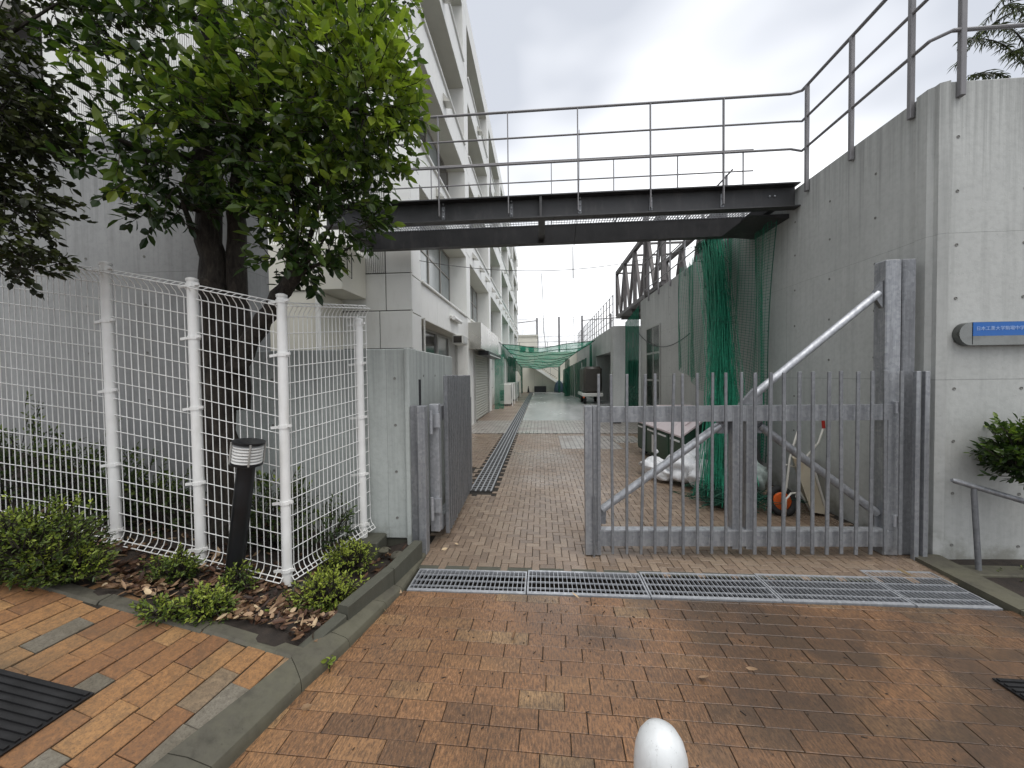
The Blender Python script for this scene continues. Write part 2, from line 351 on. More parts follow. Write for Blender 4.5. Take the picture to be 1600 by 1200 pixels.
# ================================================================== ground and paving
_t = NT('alley_wet_concrete'); _v = _t.coord('Position'); _w = _t.noise(_t.coord('Position', (1, .35, 1)), .55, 5, .6); _f = _t.noise(_v, 9, 5, .65)
_k = _t.mix(_t.ramp(_f, [(.35, .5), (.6, 0.0)]), _t.ramp(_w, [(.3, (.40, .41, .41)), (.7, (.48, .49, .49))]), (.36, .36, .35))
m_slabwet = _t.set(_k, _t.ramp(_w, [(.35, .16), (.65, .3)]), 0, .5); _t.bump(_f, .08, .004)
def tilemat(name, cols, sc, rough, mortar):
    t = NT(name); b = t.n('ShaderNodeTexBrick'); b.inputs['Scale'].default_value = sc; b.inputs['Mortar Size'].default_value = .03; b.inputs['Brick Width'].default_value = .5; b.inputs['Row Height'].default_value = .25
    t.l(t.coord('Position', rot=(0, 0, R(90))), b.inputs['Vector'])
    for i, c in enumerate(cols): b.inputs[i+1].default_value = (*c, 1)
    b.inputs['Mortar'].default_value = (*mortar, 1)
    n = t.noise(t.coord('Position'), .9, 5, .6); k = t.mix(t.ramp(n, [(.4, 0.0), (.7, .5)]), b.outputs[0], (.16, .13, .11))
    t.set(k, t.ramp(n, [(.35, rough[0]), (.65, rough[1])]), 0, .5); t.bump(b.outputs[1], -.3, .004); return t.m
m_band = tilemat('pale_brick_band', ((.40, .38, .35), (.30, .28, .255)), 2.5, (.22, .5), (.12, .11, .1))
m_tan = tilemat('tan_brick_strip', ((.34, .255, .19), (.25, .185, .14)), 2.5, (.3, .55), (.13, .1, .08))
m_asph = simple('far_ground', (.06, .06, .058), .85, 0, .2, .6, .2)
g = MB().box(-300, 300, -60, 300, -.9, -.5); tag(O('ground', g, m_asph), 'dark ground sheet under and around the paved lane', 'ground', kind='structure')

RED = [(0, (.17, .095, .052)), (.15, (.25, .132, .064)), (.6, (.31, .162, .077)), (.9, (.36, .198, .092)), (1, (.41, .255, .125))]
m_drive = brickmat('driveway_brick', RED, (.058, .043, .033), .40, .68, (.12, .38), R(8), 1.3, (-1.1, 1.2, -.15, .09), (115, 30, 60), 1.0)
m_side = brickmat('sidewalk_brick', [(0, (.22, .105, .045)), (.3, (.31, .155, .06)), (.8, (.39, .215, .085)), (.85, (.17, .152, .115)), (1, (.21, .19, .15))], (.085, .07, .045), .48, .74, (.5, .75), 0, 1.8, None, (60, 45, 50), .6)
m_herr = brickmat('lane_brick', [(0, (.18, .13, .092)), (.3, (.235, .17, .12)), (.7, (.28, .205, .145)), (1, (.33, .25, .18))], (.13, .10, .07), .5, .78, (.26, .5), 0, .7, None, (70, 60, 60), .5)

def brick_mesh(name, l, w, t, m, b=.005):
    mb = MB(); x, y = l/2, w/2
    v = [(sx*x, sy*y, -t) for sx, sy in ((-1, -1), (1, -1), (1, 1), (-1, 1))]+[(sx*x, sy*y, -b) for sx, sy in ((-1, -1), (1, -1), (1, 1), (-1, 1))]+[(sx*(x-b), sy*(y-b), 0) for sx, sy in ((-1, -1), (1, -1), (1, 1), (-1, 1))]
    f = [(8, 9, 10, 11)]+[(i, (i+1) % 4, 4+(i+1) % 4, 4+i) for i in range(4)]+[(4+i, 4+(i+1) % 4, 8+(i+1) % 4, 8+i) for i in range(4)]
    mb.add(v, f); me = mb.mesh(name); me.materials.append(m); return me
def pix_area(p): # bigger means nearer the eye
    return -(p[0]**2+p[1]**2)
def lay(parent, items, me_of, m, name='brick', cap=300, stuff_name='far_bricks', clip=None):
    """items: (x, y, z, rotation euler, kind, tilt); the nearest in view become parts, the rest one joined part"""
    def inview(p):
        q = CM.T @ (np.array(p[:3])-np.array([0, 0, CAMH]))
        return q[2] > .2 and abs(q[0]/q[2]) < 1.40 and q[1]/q[2] > -1.06
    items = sorted(items, key=lambda p: (0 if inview(p) else 1, p[0]**2+p[1]**2))
    rest = MB()
    for i, p in enumerate(items):
        me = me_of[p[4]]
        if clip and i < cap and p[1]+.07 > clip:             # brick cut along the drain frame
            vv = np.array([v.co for v in me.vertices]) @ np.array(Euler(p[3]).to_matrix()).T+np.array(p[:3]); vv[:, 1] = np.minimum(vv[:, 1], clip)
            if vv[:, 1].max()-vv[:, 1].min() > .012: O(name, MB().add(vv, [tuple(q.vertices) for q in me.polygons]), m, parent, origin=p[:3])
        elif clip and p[1]+.07 > clip: continue
        elif i < cap: D(name, me, parent, p[:3], rot=p[3])
        else:
            M = Euler(p[3]).to_matrix()
            A = np.array(M); vv = np.array([v.co for v in me.vertices]) @ A.T+np.array(p[:3])
            rest.add(vv, [tuple(q.vertices) for q in me.polygons])
    if rest.n: tag(O(stuff_name, rest, m, parent), kind='stuff')

# --- driveway in front of the grates: running bond
drive = tag(O('driveway', MB().box(-1.6, 9, -3.0, 2.535, -.4, -.007), m_joint), 'wet brown brick driveway apron in front of the drain grates', 'driveway', kind='structure')
dm = {i: brick_mesh('brick', .2068-.0008*i, .0957, .045, m_drive, .0016) for i in range(3)}
its = []; RA = -.028; ca, sa = math.cos(RA), math.sin(RA); U = .2098; Vv = .0988
for j in range(-5, 24):
    for i in range(-14, 30):
        u = i*U+(U/2 if j % 2 else 0)+random.uniform(-.0006, .0006)+[0, .03, .01][j % 3]; v = 2.5-j*Vv
        x = u*ca-(v-2.5)*sa*1; y = 2.5+(v-2.5)*ca+u*sa
        if -1.5 < x < 4.6 and -.3 < y < 2.575: its.append((x, y, random.uniform(-.0013, .0007), (random.gauss(0, .003), random.gauss(0, .003), RA+random.gauss(0, .0025)), random.randrange(3)))
lay(drive, its, dm, m_drive, stuff_name='outer_bricks', clip=2.534)

# --- lane behind the grates: interlocking bricks
lane = tag(O('lane', MB().box(-2.6, 3.06, 2.845, 9.6, -.4, -.008), m_joint), 'grey-brown interlocking brick lane behind the gate', 'lane', kind='structure')
a = .061; hm = {0: brick_mesh('brick', 2*a-.0045, a-.0045, .04, m_herr, .0018)}; its = []
for i in range(-150, 150):
    for j in range(-60, 90):
        ox, oy = (i+2*j)*a-1.0, (-i+2*j)*a+2.9
        for dx, dy, rz in ((1*a, .5*a, 0), (2.5*a, 1*a, math.pi/2)):
            x, y = ox+dx, oy+dy
            if y < 2.90 or y > 9.52 or x < -2.0 or x > 2.98: continue
            if y < 4.8 and x < -1.02: continue
            if -.99 < x < -.58 and y > 4.66: continue
            if x < -1.05 and y < 6.1: continue
            its.append((x, y, random.uniform(-.002, .001), (random.gauss(0, .004), random.gauss(0, .004), rz+random.gauss(0, .006)), 0))
lay(lane, its, hm, m_herr)
tag(O('paving_band', MB().box(-2.6, 3.06, 9.604, 12.3, -.4, .002), m_band), 'pale wet brick band across the lane beyond the brown bricks', 'paving', kind='structure')
tag(O('lane_slab', MB().box(-.62, 7.5, 12.304, 32.4, -.4, .0), m_slabwet), 'wet light grey concrete slab running down the lane', 'paving', kind='structure')
tag(O('tan_strip', MB().box(-2.6, -.624, 12.304, 32.4, -.4, .001), m_tan), 'tan brick strip along the white building', 'paving', kind='structure')
pp = T('paving_patch', 'pale square paving patch in the brown bricks', 'paving', (.75, 8.3, 0)); pp['kind'] = 'structure'
for (x0, x1, y0, y1) in ((.40, 1.05, 7.6, 9.2), (1.07, 1.62, 7.6, 9.2), (1.64, 2.2, 8.3, 9.2)): O('slab', MB().bbox(x0, x1, y0, y1, -.03, .006, .004), m_band, pp)

# --- slot drain down the lane
dr = T('slot_drain', 'long metal slot drain running down the lane', 'drain', (-.79, 4.78, 0))
O('channel', MB().box(-.94, -.63, 4.78, 32.0, -.12, .004), m_trench, dr)
for x in (-.925, -.855, -.79, -.725, -.655): O('rail', MB().box(x-.009, x+.009, 4.78, 31.9, .0045, .012), m_galv_l, dr)
mb = MB()
for i in range(240): mb.box(-.92, -.66, 4.86+i*.11, 4.885+i*.11, .0042, .008)
O('crossbars', mb, m_galv_d, dr)

# --- cross drain grates
tr = O('drain_trench', MB().box(-1.02, 2.9, 2.535, 2.845, -.4, -.16), m_trench); tag(tr, 'dark trench below the drain grates', 'trench', kind='structure')
gx = [-.955, -.115, .72, 1.56, 2.365]; names = ['first drain grate, leftmost, beside the planter kerb', 'second drain grate from the planter kerb', 'third drain grate from the planter kerb, below the gate end', 'fourth drain grate from the planter kerb, below the gate slats']
def grate(label, x0, x1, y0, y1, nx, ny, sk=0.0, z=.0):
    t = T('drain_grate', 'galvanised '+label, 'drain grate', ((x0+x1)/2, (y0+y1)/2, z), 'galvanised grates across the driveway')
    f = MB(); e = .018
    f.box(x0, x1, y0, y0+e+.012, z-.04, z+.004); f.box(x0, x1, y1-e, y1, z-.04, z+.004); f.box(x0, x0+e*.6, y0+e+.012, y1-e, z-.04, z+.004); f.box(x1-e*.6, x1, y0+e+.012, y1-e, z-.04, z+.004)
    O('frame', f, m_grate, t)
    b = MB()
    for i in range(1, nx):
        x = x0+(x1-x0)*i/nx; b.box(x-.0022, x+.0022, y0+e+.012, y1-e, z-.02, z+.001)
    O('bearing_bars', b, m_grate, t); b = MB()
    for j in range(1, ny):
        y = y0+(y1-y0)*j/ny; b.box(x0+e*.6, x1-e*.6, y-.0028, y+.0028, z-.008, z+.003)
    O('crossbars', b, m_grate, t)
for i in range(4): grate(names[i], gx[i]+.004, gx[i+1]-.004, 2.54+.004*i, 2.835+.02*i, 26, 4)
grate('fifth and widest drain grate, at the right by the wall corner', 2.37, 2.86, 2.545, 2.99, 17, 5)
O('trench_lip', MB().box(-1.02, 2.36, 2.846, 2.897, -.4, -.002), m_conc_old, tr); O('trench_lip', MB().box(2.36, 2.9, 2.995, 3.05, -.4, -.003), m_conc_old, tr)

# --- sloping sidewalk, planter soil and kerbs on the left
SL = .22
def zl(x): return .05+SL*max(0.0, -x-1.1)
def wedge(xs, y0s, y1s, dz, bottom=-.45):
    mb = MB(); n = len(xs)
    v = []; 
    for x, a_, b_ in zip(xs, y0s, y1s): v += [(x, a_, zl(x)+dz), (x, b_, zl(x)+dz), (x, a_, bottom), (x, b_, bottom)]
    f = []
    for i in range(n-1):
        p, q = 4*i, 4*i+4
        f += [(p, q, q+1, p+1), (p+2, p+3, q+3, q+2), (p, p+2, q+2, q), (p+1, q+1, q+3, p+3)]
    f += [(0, 1, 3, 2), (4*n-4, 4*n-2, 4*n-1, 4*n-3)]
    return mb.add(v, f)
_sv = []; _sf = []; _ys = [-3, .2, .75, 1.05, 1.25, 1.5, 1.80]
for q, y in enumerate(_ys):
    xr = float(np.interp(y, [-1, .75, 1.05, 1.25, 1.765], [-1.46, -1.45, -1.42, -1.385, -1.26]))+.03
    _sv += [(-9, y, zl(-9)-.008), (xr, y, zl(xr)-.008), (xr, y, -.45), (-9, y, -.45)]
    if q: _sf += [(4*q-4+i, 4*q-4+(i+1) % 4, 4*q+(i+1) % 4, 4*q+i) for i in range(4)]
_sf += [(3, 2, 1, 0), (4*len(_ys)-4, 4*len(_ys)-3, 4*len(_ys)-2, 4*len(_ys)-1)]
side = tag(O('sidewalk', MB().add(_sv, _sf), m_joint), 'sloping orange brick sidewalk left of the driveway kerb', 'sidewalk', kind='structure')
sm = {0: brick_mesh('brick', .096, .205, .04, m_side, .0025), 1: brick_mesh('brick', .0965, .2045, .04, m_side, .0025)}
its = []; ang = .10; ca, sa = math.cos(ang), math.sin(ang); tilt = math.atan(SL)
for i in range(-10, 50):
    off = random.uniform(0, .2)
    for j in range(-10, 18):
        u, v = -i*.101, j*.21+off
        x = -1.34+u*ca-(1.2-1.2)*0+v*sa*.9-.12; y = .55+v*ca+u*(-.0)
        if not (-4.6 < x < float(np.interp(y, [-1, .75, 1.05, 1.25, 1.765], [-1.46, -1.45, -1.42, -1.385, -1.26]))+.035 and -.6 < y < 1.87): continue
        rot = (random.gauss(0, .003), tilt+random.gauss(0, .006), -ang+random.gauss(0, .006))
        its.append((x, y, zl(x)+random.uniform(-.0015, .0015), rot, (i+j) % 2))
lay(side, its, sm, m_side, stuff_name='outer_bricks')
def soil_h(x, y): return zl(x)+.012-.115*min(1.0, max(0.0, (y-1.9)/.3))*min(1.0, max(0.0, (-1.12-x)/.25))+.022*math.sin(7*x+3*y)*math.cos(5*y-2*x)+.02*math.sin(19*x)*math.sin(23*y)
def soil_p(u, v):
    y = 1.80+1.45*v; xr = float(np.interp(y, [1.86, 1.98, 2.3, 2.53, 3.3], [-1.235, -1.205, -1.13, -1.07, -1.05])); x = -9+(9+xr)*u; return (x, y, soil_h(x, y)-.022*max(0, 1-(y-1.80)/.18)-.02*max(0, 1-(xr-x)/.1))
mb = MB(); mb.grid(soil_p, 170, 34)
tag(O('planter_soil', mb, m_soil, smooth=True), 'dark leaf-strewn soil of the planter behind the kerb', 'soil', kind='structure')
kb = T('planter_kerb', 'grey concrete kerb between sloping sidewalk and planter soil', 'kerb', (-2, 1.82, .2))
def kerb_seg(p0, p1, w, z0, z1, drop=.4, ch=.012):
    p0, p1 = np.array(p0), np.array(p1); d = p1-p0; nrm = np.array((-d[1], d[0]))/np.linalg.norm(d)
    v = []
    for p, z in ((p0, z0), (p1, z1)):
        for off, zz in ((0, z-drop), (0, z-ch), (ch, z), (w-ch, z), (w, z-ch), (w, z-drop)): q = p+nrm*off; v.append((q[0], q[1], zz))
    return MB().add(v, [(i, (i+1) % 6, 6+(i+1) % 6, 6+i) for i in range(6)]+[tuple(range(6))[::-1], tuple(range(6, 12))])
xs = [-1.215, -1.75, -2.33, -2.93, -3.5, -4.1, -4.7, -5.3]
for i in range(7):
    x0, x1 = xs[i+1], xs[i]-.006
    O('kerb_stone', kerb_seg((x0, 1.782), (x1, 1.775 if i else 1.765), .085, zl(x0)+.012, zl(x1)+.012), m_kerb, kb)
dk = T('driveway_kerb', 'dark curved low kerb between driveway and sidewalk', 'kerb', (-1.25, 1.6, .05))
pts_r = [(-1.26, .2), (-1.25, .75), (-1.245, 1.05), (-1.225, 1.28), (-1.15, 1.68), (-1.07, 1.98), (-1.005, 2.33), (-.972, 2.53), (-.965, 3.05)]
pts_l = [(-1.46, .2), (-1.45, .75), (-1.42, 1.05), (-1.385, 1.25), (-1.26, 1.765), (-1.215, 1.98), (-1.14, 2.3), (-1.09, 2.53), (-1.06, 3.05)]
zz_l = [.148, .145, .138, .128, .105, .09, .075, .055, .03]; zz_r = [.055, .055, .055, .055, .05, .045, .04, .02, .012]
for k in range(8):
    e = .004; v = []; n_ = 10
    for q, s_ in ((k, 0), (k+1, -e)):
        a_, b_ = np.array(pts_l[q]), np.array(pts_r[q]); zr, z_l = zz_r[q], zz_l[q]
        prof_ = [(0, -.4), (0, z_l-.008), (.04, z_l), (.45, z_l*.6+zr*.4+.006), (.84, zr+.012), (.93, zr+.003), (.985, zr-.014), (1.0, zr*.3), (1.0, -.06), (1.0, -.4)]
        for w, z in prof_: p = a_+(b_-a_)*w; v.append((p[0], p[1]+s_, z))
    O('kerb_stone', MB().add(v, [(i, (i+1) % n_, n_+(i+1) % n_, n_+i) for i in range(n_)]+[tuple(range(n_))[::-1], tuple(range(n_, 2*n_))]), m_kerb, dk, smooth=22)
for lab, p0, p1 in (('far dark concrete edging block beside the grey gate pillar', (-1.03, 2.53), (-.975, 2.97)), ('near dark concrete edging block at the planter corner', (-1.135, 2.09), (-1.035, 2.525)), ('sunken mossy edging block at the front planter tip', (-1.24, 1.80), (-1.14, 2.08))):
    n_ = 'sunken' in lab; zz = .10 if n_ else .16
    tag(O('edging_block', kerb_seg(p0, p1, .075, zz-.02 if n_ else zz, zz+.015 if n_ else zz, .45, .006), m_conc_old, origin=(p0[0], p0[1], 0)), lab, 'edging', 'dark edging blocks of the planter')
# --- right hand bed and kerb
rb = T('corner_kerb', 'stone kerb strip at the right beside the last grate', 'kerb', (3.0, 2.8, 0))
O('kerb_stone', MB().add([(2.90, 2.50, -.4), (3.06, 2.50, -.4), (3.12, 3.2, -.4), (2.92, 3.2, -.4), (2.90, 2.50, .03), (3.06, 2.50, .035), (3.12, 3.2, .04), (2.92, 3.2, .03)], [(0, 3, 2, 1), (4, 5, 6, 7), (0, 1, 5, 4), (1, 2, 6, 5), (2, 3, 7, 6), (3, 0, 4, 7)]), m_kerb, rb)
O('kerb_stone', MB().add([(2.905, 1.7, -.4), (3.06, 1.7, -.4), (3.06, 2.494, -.4), (2.90, 2.494, -.4), (2.905, 1.7, .0), (3.06, 1.7, .005), (3.06, 2.494, .035), (2.90, 2.494, .03)], [(0, 3, 2, 1), (4, 5, 6, 7), (0, 1, 5, 4), (1, 2, 6, 5), (2, 3, 7, 6), (3, 0, 4, 7)]), m_kerb, rb)
mb = MB(); mb.grid(lambda u, v: (3.06+5*u, 2.0+1.25*v, .0-.05*u+.03*math.sin(9*u)*math.cos(7*v)), 40, 14)
tag(O('corner_soil', mb, m_soil, smooth=True), 'bare dark soil below the sign wall at right', 'soil', kind='structure')
# --- door mats on the paving
def mat_slab(label, p, du, dv, nu):                     # p corner, du/dv edge vectors
    p, du, dv = map(lambda q: np.array(q, float), (p, du, dv)); up = _n(np.cross(du, dv)); up = up if up[2] > 0 else -up
    t = T('ribbed_mat', label, 'mat', tuple(p+du/2+dv/2))
    def slab(a0, a1, b0, b1, h0, h1):
        return MB().add([p+du*a_+dv*b_+up*h for h in (h0, h1) for b_ in (b0, b1) for a_ in (a0, a1)], [(0, 2, 3, 1), (4, 5, 7, 6), (0, 1, 5, 4), (2, 6, 7, 3), (0, 4, 6, 2), (1, 3, 7, 5)])
    O('backing', slab(0, 1, 0, 1, .001, .007), m_black, t); b = MB()
    for i in range(nu):
        q = slab(.01, .99, .015+i*(.97/nu), .015+(i+.55)*(.97/nu), .007, .015); b.add(q.v[0], q.f)
    O('ribs', b, m_black, t)
z0 = lambda x, y: (x, y, zl(x)+.003)
c0 = np.array(z0(-1.834, 1.377)); c1 = np.array(z0(-1.87, .80)); c2 = np.array(z0(-2.75, 1.35))
mat_slab('black ribbed mat on the orange sidewalk at lower left', c0, c2-c0, c1-c0, 20)
mat_slab('black ribbed mat on the driveway at the right edge', (2.155, 1.955, .004), (.72, -.016, 0), (.02, -.6, 0), 20)
# ================================================================== walls
hole = MB().lathe((0, 0, 0), [(.0125, 0), (.0125, .002), (.009, .003), (.007, .0004)], 10).mesh('tie_hole'); hole.materials.append(simple('tie_hole_mortar', (.2, .2, .185), .9, 0, .3, 30))
def tie_x(parent, x, ys, zs, sgn):
    for y in ys:
        for z in zs: D('tie_hole', hole, parent, (x, y, z), rot=(0, R(90)*sgn, 0))
def tie_y(parent, y, xs_, zs):
    for x in xs_:
        for z in zs: D('tie_hole', hole, parent, (x, y, z), rot=(R(90), 0, 0))
WT = 3.70
# right wall: return along the lane and front face
rw = T('concrete_wall', 'tall grey concrete wall at right carrying the blue sign and net', 'wall', (3.3, 3.3, -.4))
O('side_face', MB().bbox(3.08, 3.42, 3.36, 11.95, -.45, WT, .008), m_conc_r, rw)
O('front_face', MB().bbox(3.14, 9.5, 3.19, 3.52, -.45, WT+.002, .008), m_conc_r, rw)
O('corner_strip', MB().prism([(3.06, 3.36), (3.06, 3.27), (3.085, 3.24), (3.085, 3.205), (3.14, 3.18), (3.16, 3.36)], 'z', -.45, WT+.004), m_conc_r, rw)
tie_x(rw, 3.0795, [3.75, 4.3, 4.85, 5.4, 9.3], [.35, .78, 1.2, 1.62, 2.05, 2.48, 2.9, 3.3], -1)
tie_y(rw, 3.189, [3.205, 3.68, 4.22], [.12, .53, .94, 1.35, 1.72, 2.05, 2.46, 2.87, 3.28, 3.6])
wt = O('window', MB().box(3.05, 3.075, 9.98, 11.25, .55, .6).box(3.05, 3.075, 9.98, 11.25, 2.74, 2.78).box(3.05, 3.075, 9.98, 10.03, .6, 2.74).box(3.05, 3.075, 11.2, 11.25, .6, 2.74).box(3.055, 3.075, 10.55, 10.6, .6, 2.74).box(3.055, 3.075, 10.03, 11.2, 1.28, 1.33).box(3.055, 3.075, 10.03, 11.2, 2.02, 2.07), m_alu, rw)
for y0, y1 in ((10.03, 10.55), (10.6, 11.2)):
    for z_0, z_1 in ((.6, 1.28), (1.33, 2.02), (2.07, 2.74)): O('pane', MB().box(3.06, 3.07, y0, y1, z_0, z_1), m_glass, wt)
# far right wall beyond the gap
fw = T('concrete_wall', 'distant grey concrete wall with a garage opening along the lane', 'wall', (3.3, 22, -.4))
for y0, y1, za, zb in ((16.4, 17.0, -.45, 3.52), (21.4, 32.4, -.45, 3.52), (17.0, 21.4, 2.46, 3.52)): O('wall_section', MB().bbox(3.08, 3.65, y0, y1-.004, za, zb, .006), m_conc_far, fw)
O('garage_back', MB().box(5.3, 5.5, 16.8, 21.6, -.45, 3.0), m_conc_far, fw); O('garage_ceiling', MB().box(3.66, 5.3, 16.8, 21.6, 2.6, 2.8), m_conc_far, fw)
O('garage_side', MB().box(3.66, 5.3, 16.5, 16.8, -.45, 2.59), m_conc_far, fw); O('garage_side', MB().box(3.66, 5.3, 21.42, 21.6, -.45, 2.59), m_conc_far, fw)
O('wall_end', MB().bbox(3.66, 6.5, 16.41, 16.49, -.45, 3.5), m_conc_far, fw)
# garden bank behind the right wall so the gap is closed
O('gap_back', MB().box(6.6, 6.9, 11.0, 17.0, -.45, 3.4), m_conc_far, fw)
# left low wall by the gate
lw = T('concrete_wall', 'low grey concrete gate wall left of the entrance', 'wall', (-1.5, 3.3, -.4))
O('front_face', MB().bbox(-2.71, -1.13, 3.14, 3.34, .10, 1.735, .008), m_conc_low, lw)
O('side_face', MB().bbox(-1.32, -1.125, 3.345, 4.75, -.45, 1.737, .008), m_conc_low, lw)
O('plinth', MB().bbox(-2.71, -1.14, 3.16, 3.34, -.45, .098, .006), m_conc_old, lw)
O('corner_strip', MB().bbox(-1.15, -1.105, 3.10, 3.30, -.45, 1.738, .008), m_conc_low, lw)
tie_y(lw, 3.139, [-1.56, -1.245, -1.95, -2.35], [.28, .68, 1.08, 1.48]); tie_x(lw, -1.1245, [3.55, 3.95, 4.4], [.5, 1.0, 1.5], 1)
# tall left wall
tw = T('concrete_wall', 'tall dark grey concrete wall behind the tree at left', 'wall', (-5, 3.4, -.4))
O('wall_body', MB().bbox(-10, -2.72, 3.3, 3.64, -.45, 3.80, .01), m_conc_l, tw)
tie_y(tw, 3.299, [-3.15, -3.7, -4.3, -4.9, -5.5], [1.3, 1.75, 2.2, 2.65, 3.1, 3.55])

# ================================================================== white school building
FX, RX, BZ = -2.07, -2.56, 12.45
bd = T('school_building', 'long white multi-storey building with deep framed window bays along the lane', 'building', (-7, 20, 0))
O('core', MB().box(-13, RX-.05, 6.06, 36.2, -.45, BZ-.15), m_white, bd)
NB = 6; y_p = [6.48+4.67*i for i in range(NB)]               # bay openings start
SPD = [(2.50, 3.12), (4.82, 5.55), (7.20, 7.92), (9.50, 10.2), (11.75, BZ)]
for k, (z0_, z1_) in enumerate(SPD):                        # floor beams behind the spandrel panels
    O('floor_beam', MB().box(RX-.04, FX-.016, 6.06, 36.2, z0_+.004*k, z1_-.004), m_soffit, bd)
pm = {}
def panel_mesh(l, h, th=.015):
    key = (round(l, 3), round(h, 3))
    if key not in pm: pm[key] = MB().bbox(-th, 0, -l/2, l/2, -h/2, h/2, .004).mesh('panel'); pm[key].materials.append(m_panel)
    return pm[key]
for b in range(NB):
    y0 = y_p[b]; L = 4.12
    for k, (z0_, z1_) in enumerate(SPD):
        for q in range(4):
            l = L/4-.008; h = z1_-z0_-.008; D('panel', panel_mesh(l, h), bd, (FX, y0+L*(q+.5)/4, (z0_+z1_)/2))
        if k < 4: O('sill', MB().bbox(FX-.35, FX+.045, y0+.01, y0+L-.01, z1_+.003, z1_+.05, .008), m_panel, bd)
# piers
zj = [0, 2.53, 3.14, 4.97, 5.56, 7.38, 7.94, 9.68, 10.2, 11.9, BZ+.01]
for b in range(NB+1):
    ya, yb = (6.0, 6.478) if b == 0 else (y_p[b-1]+4.122, y_p[b-1]+4.668)
    for za, zb in zip(zj[:-1], zj[1:]):
        O('pier_panel', MB().bbox(RX-.03, FX+.004, ya+(.036 if b == 0 else 0), yb, za+.008, zb-.008, .004), m_panel, bd)
    O('pier_core', MB().box(RX-.04, FX-.02, ya+(.08 if b == 0 else .02), yb-.02, 0, BZ-.01), m_gap, bd)
# windows
def win_mesh(L, h, n, m):
    f = MB(); e = .045
    f.box(-.04, 0, 0, L, 0, e).box(-.04, 0, 0, L, h-e, h).box(-.04, 0, 0, e, e, h-e).box(-.04, 0, L-e, L, e, h-e)
    for i in range(1, n): f.box(-.035, .012, L*i/n-.03, L*i/n+.03, e, h-e)
    f.box(-.03, .004, e, L-e, h*.62, h*.62+.035); me = f.mesh('window'); me.materials.append(m); return me
wm = {}
for b in range(NB):
    for k in range(4):
        za, zb = SPD[k][1]+.05, SPD[k+1][0]
        if k not in wm: wm[k] = (win_mesh(4.1, zb-za, 4, m_bronze), MB().box(-.028, -.016, 0, .95, 0, zb-za-.1).mesh('pane'), MB().box(-.028, -.016, 0, .95, 0, zb-za-.1).mesh('pane')); wm[k][1].materials.append(m_glass); wm[k][2].materials.append(m_frost)
        w = D('window', wm[k][0], bd, (RX+.02, y_p[b]+.01, za))
        for q in range(4): D('pane', wm[k][2 if (b+q+k) % 3 == 0 or k == 0 else 1], w, Vector(wloc(w))+Vector((0, .04+q*1.02, .05)))
# ground floor: first bay window over a low wall, later bays doors and windows
O('low_wall_panel', MB().box(RX-.02, FX-.12, 6.485, 10.59, 0, 1.15), m_white, bd)
w = O('window', MB().xf(Matrix()) if False else MB().box(-2.42, -2.36, 6.5, 10.58, 1.16, 1.21).box(-2.42, -2.36, 6.5, 10.58, 2.44, 2.49).box(-2.42, -2.35, 6.5, 6.56, 1.21, 2.44).box(-2.42, -2.35, 7.5, 7.57, 1.21, 2.44).box(-2.42, -2.35, 8.5, 8.57, 1.21, 2.44).box(-2.42, -2.35, 9.55, 9.62, 1.21, 2.44).box(-2.42, -2.35, 10.5, 10.58, 1.21, 2.44), m_alu, bd)
for i, q in enumerate((6.56, 7.57, 8.57)): O('pane', MB().box(-2.40, -2.39, q, q+.93, 1.21, 2.44), m_glass if i != 2 else m_frost, w)
lv = O('louver_panel', MB().box(-2.41, -2.40, 9.62, 10.5, 1.21, 2.44), m_alu, w)
vb = O('window_fan', MB().bbox(-2.12, -1.86, 9.0, 9.55, 2.26, 2.48, .01), m_acw, bd); O('grille', MB().box(-2.09, -1.89, 8.985, 8.998, 2.29, 2.45), m_glass, vb); O('grille', MB().box(-1.858, -1.848, 9.06, 9.49, 2.29, 2.45), m_alu, vb)
wl = O('wall_lamp', MB().bbox(FX+.002, FX+.05, 8.55, 9.45, 2.80, 2.88, .01), m_acw, bd); O('tube_cover', MB().tube([(FX+.085, 8.6, 2.83), (FX+.085, 9.4, 2.83)], .045, 10), m_lampw, wl)
O('conduit', MB().tube([(FX+.03, 6.55, 2.52), (FX+.03, 6.55, 1.2)], .018, 8), m_acw, bd)
for b in range(2, NB):
    y0 = y_p[b]; O('ground_wall', MB().box(RX-.02, FX-.35, y0, y0+4.12, -.3, 2.495), m_white, bd)
    w = D('window', win_mesh(2.2, 1.5, 2, m_alu), bd, (FX-.335, y0+1.0, .85))
    for q in range(2): O('pane', MB().box(FX-.362, FX-.352, y0+1.06+q*1.1, y0+2.08+q*1.1, .9, 2.3), m_glass, w)
hood = MB().prism([(0, 0), (.16, -.02), (0, .18)], 'y', -.12, .12).mesh('vent_hood'); hood.materials.append(m_stain)
for b in range(NB):
    for k in (1, 2, 3):
        for yy in ((1.9,) if k > 1 or b == 0 else (.6, 2.0, 3.4)):
            if b == 0 and k == 1: yy = 1.2
            D('vent_hood', hood, bd, (FX+.002, y_p[b]+yy, SPD[k][0]+.3))
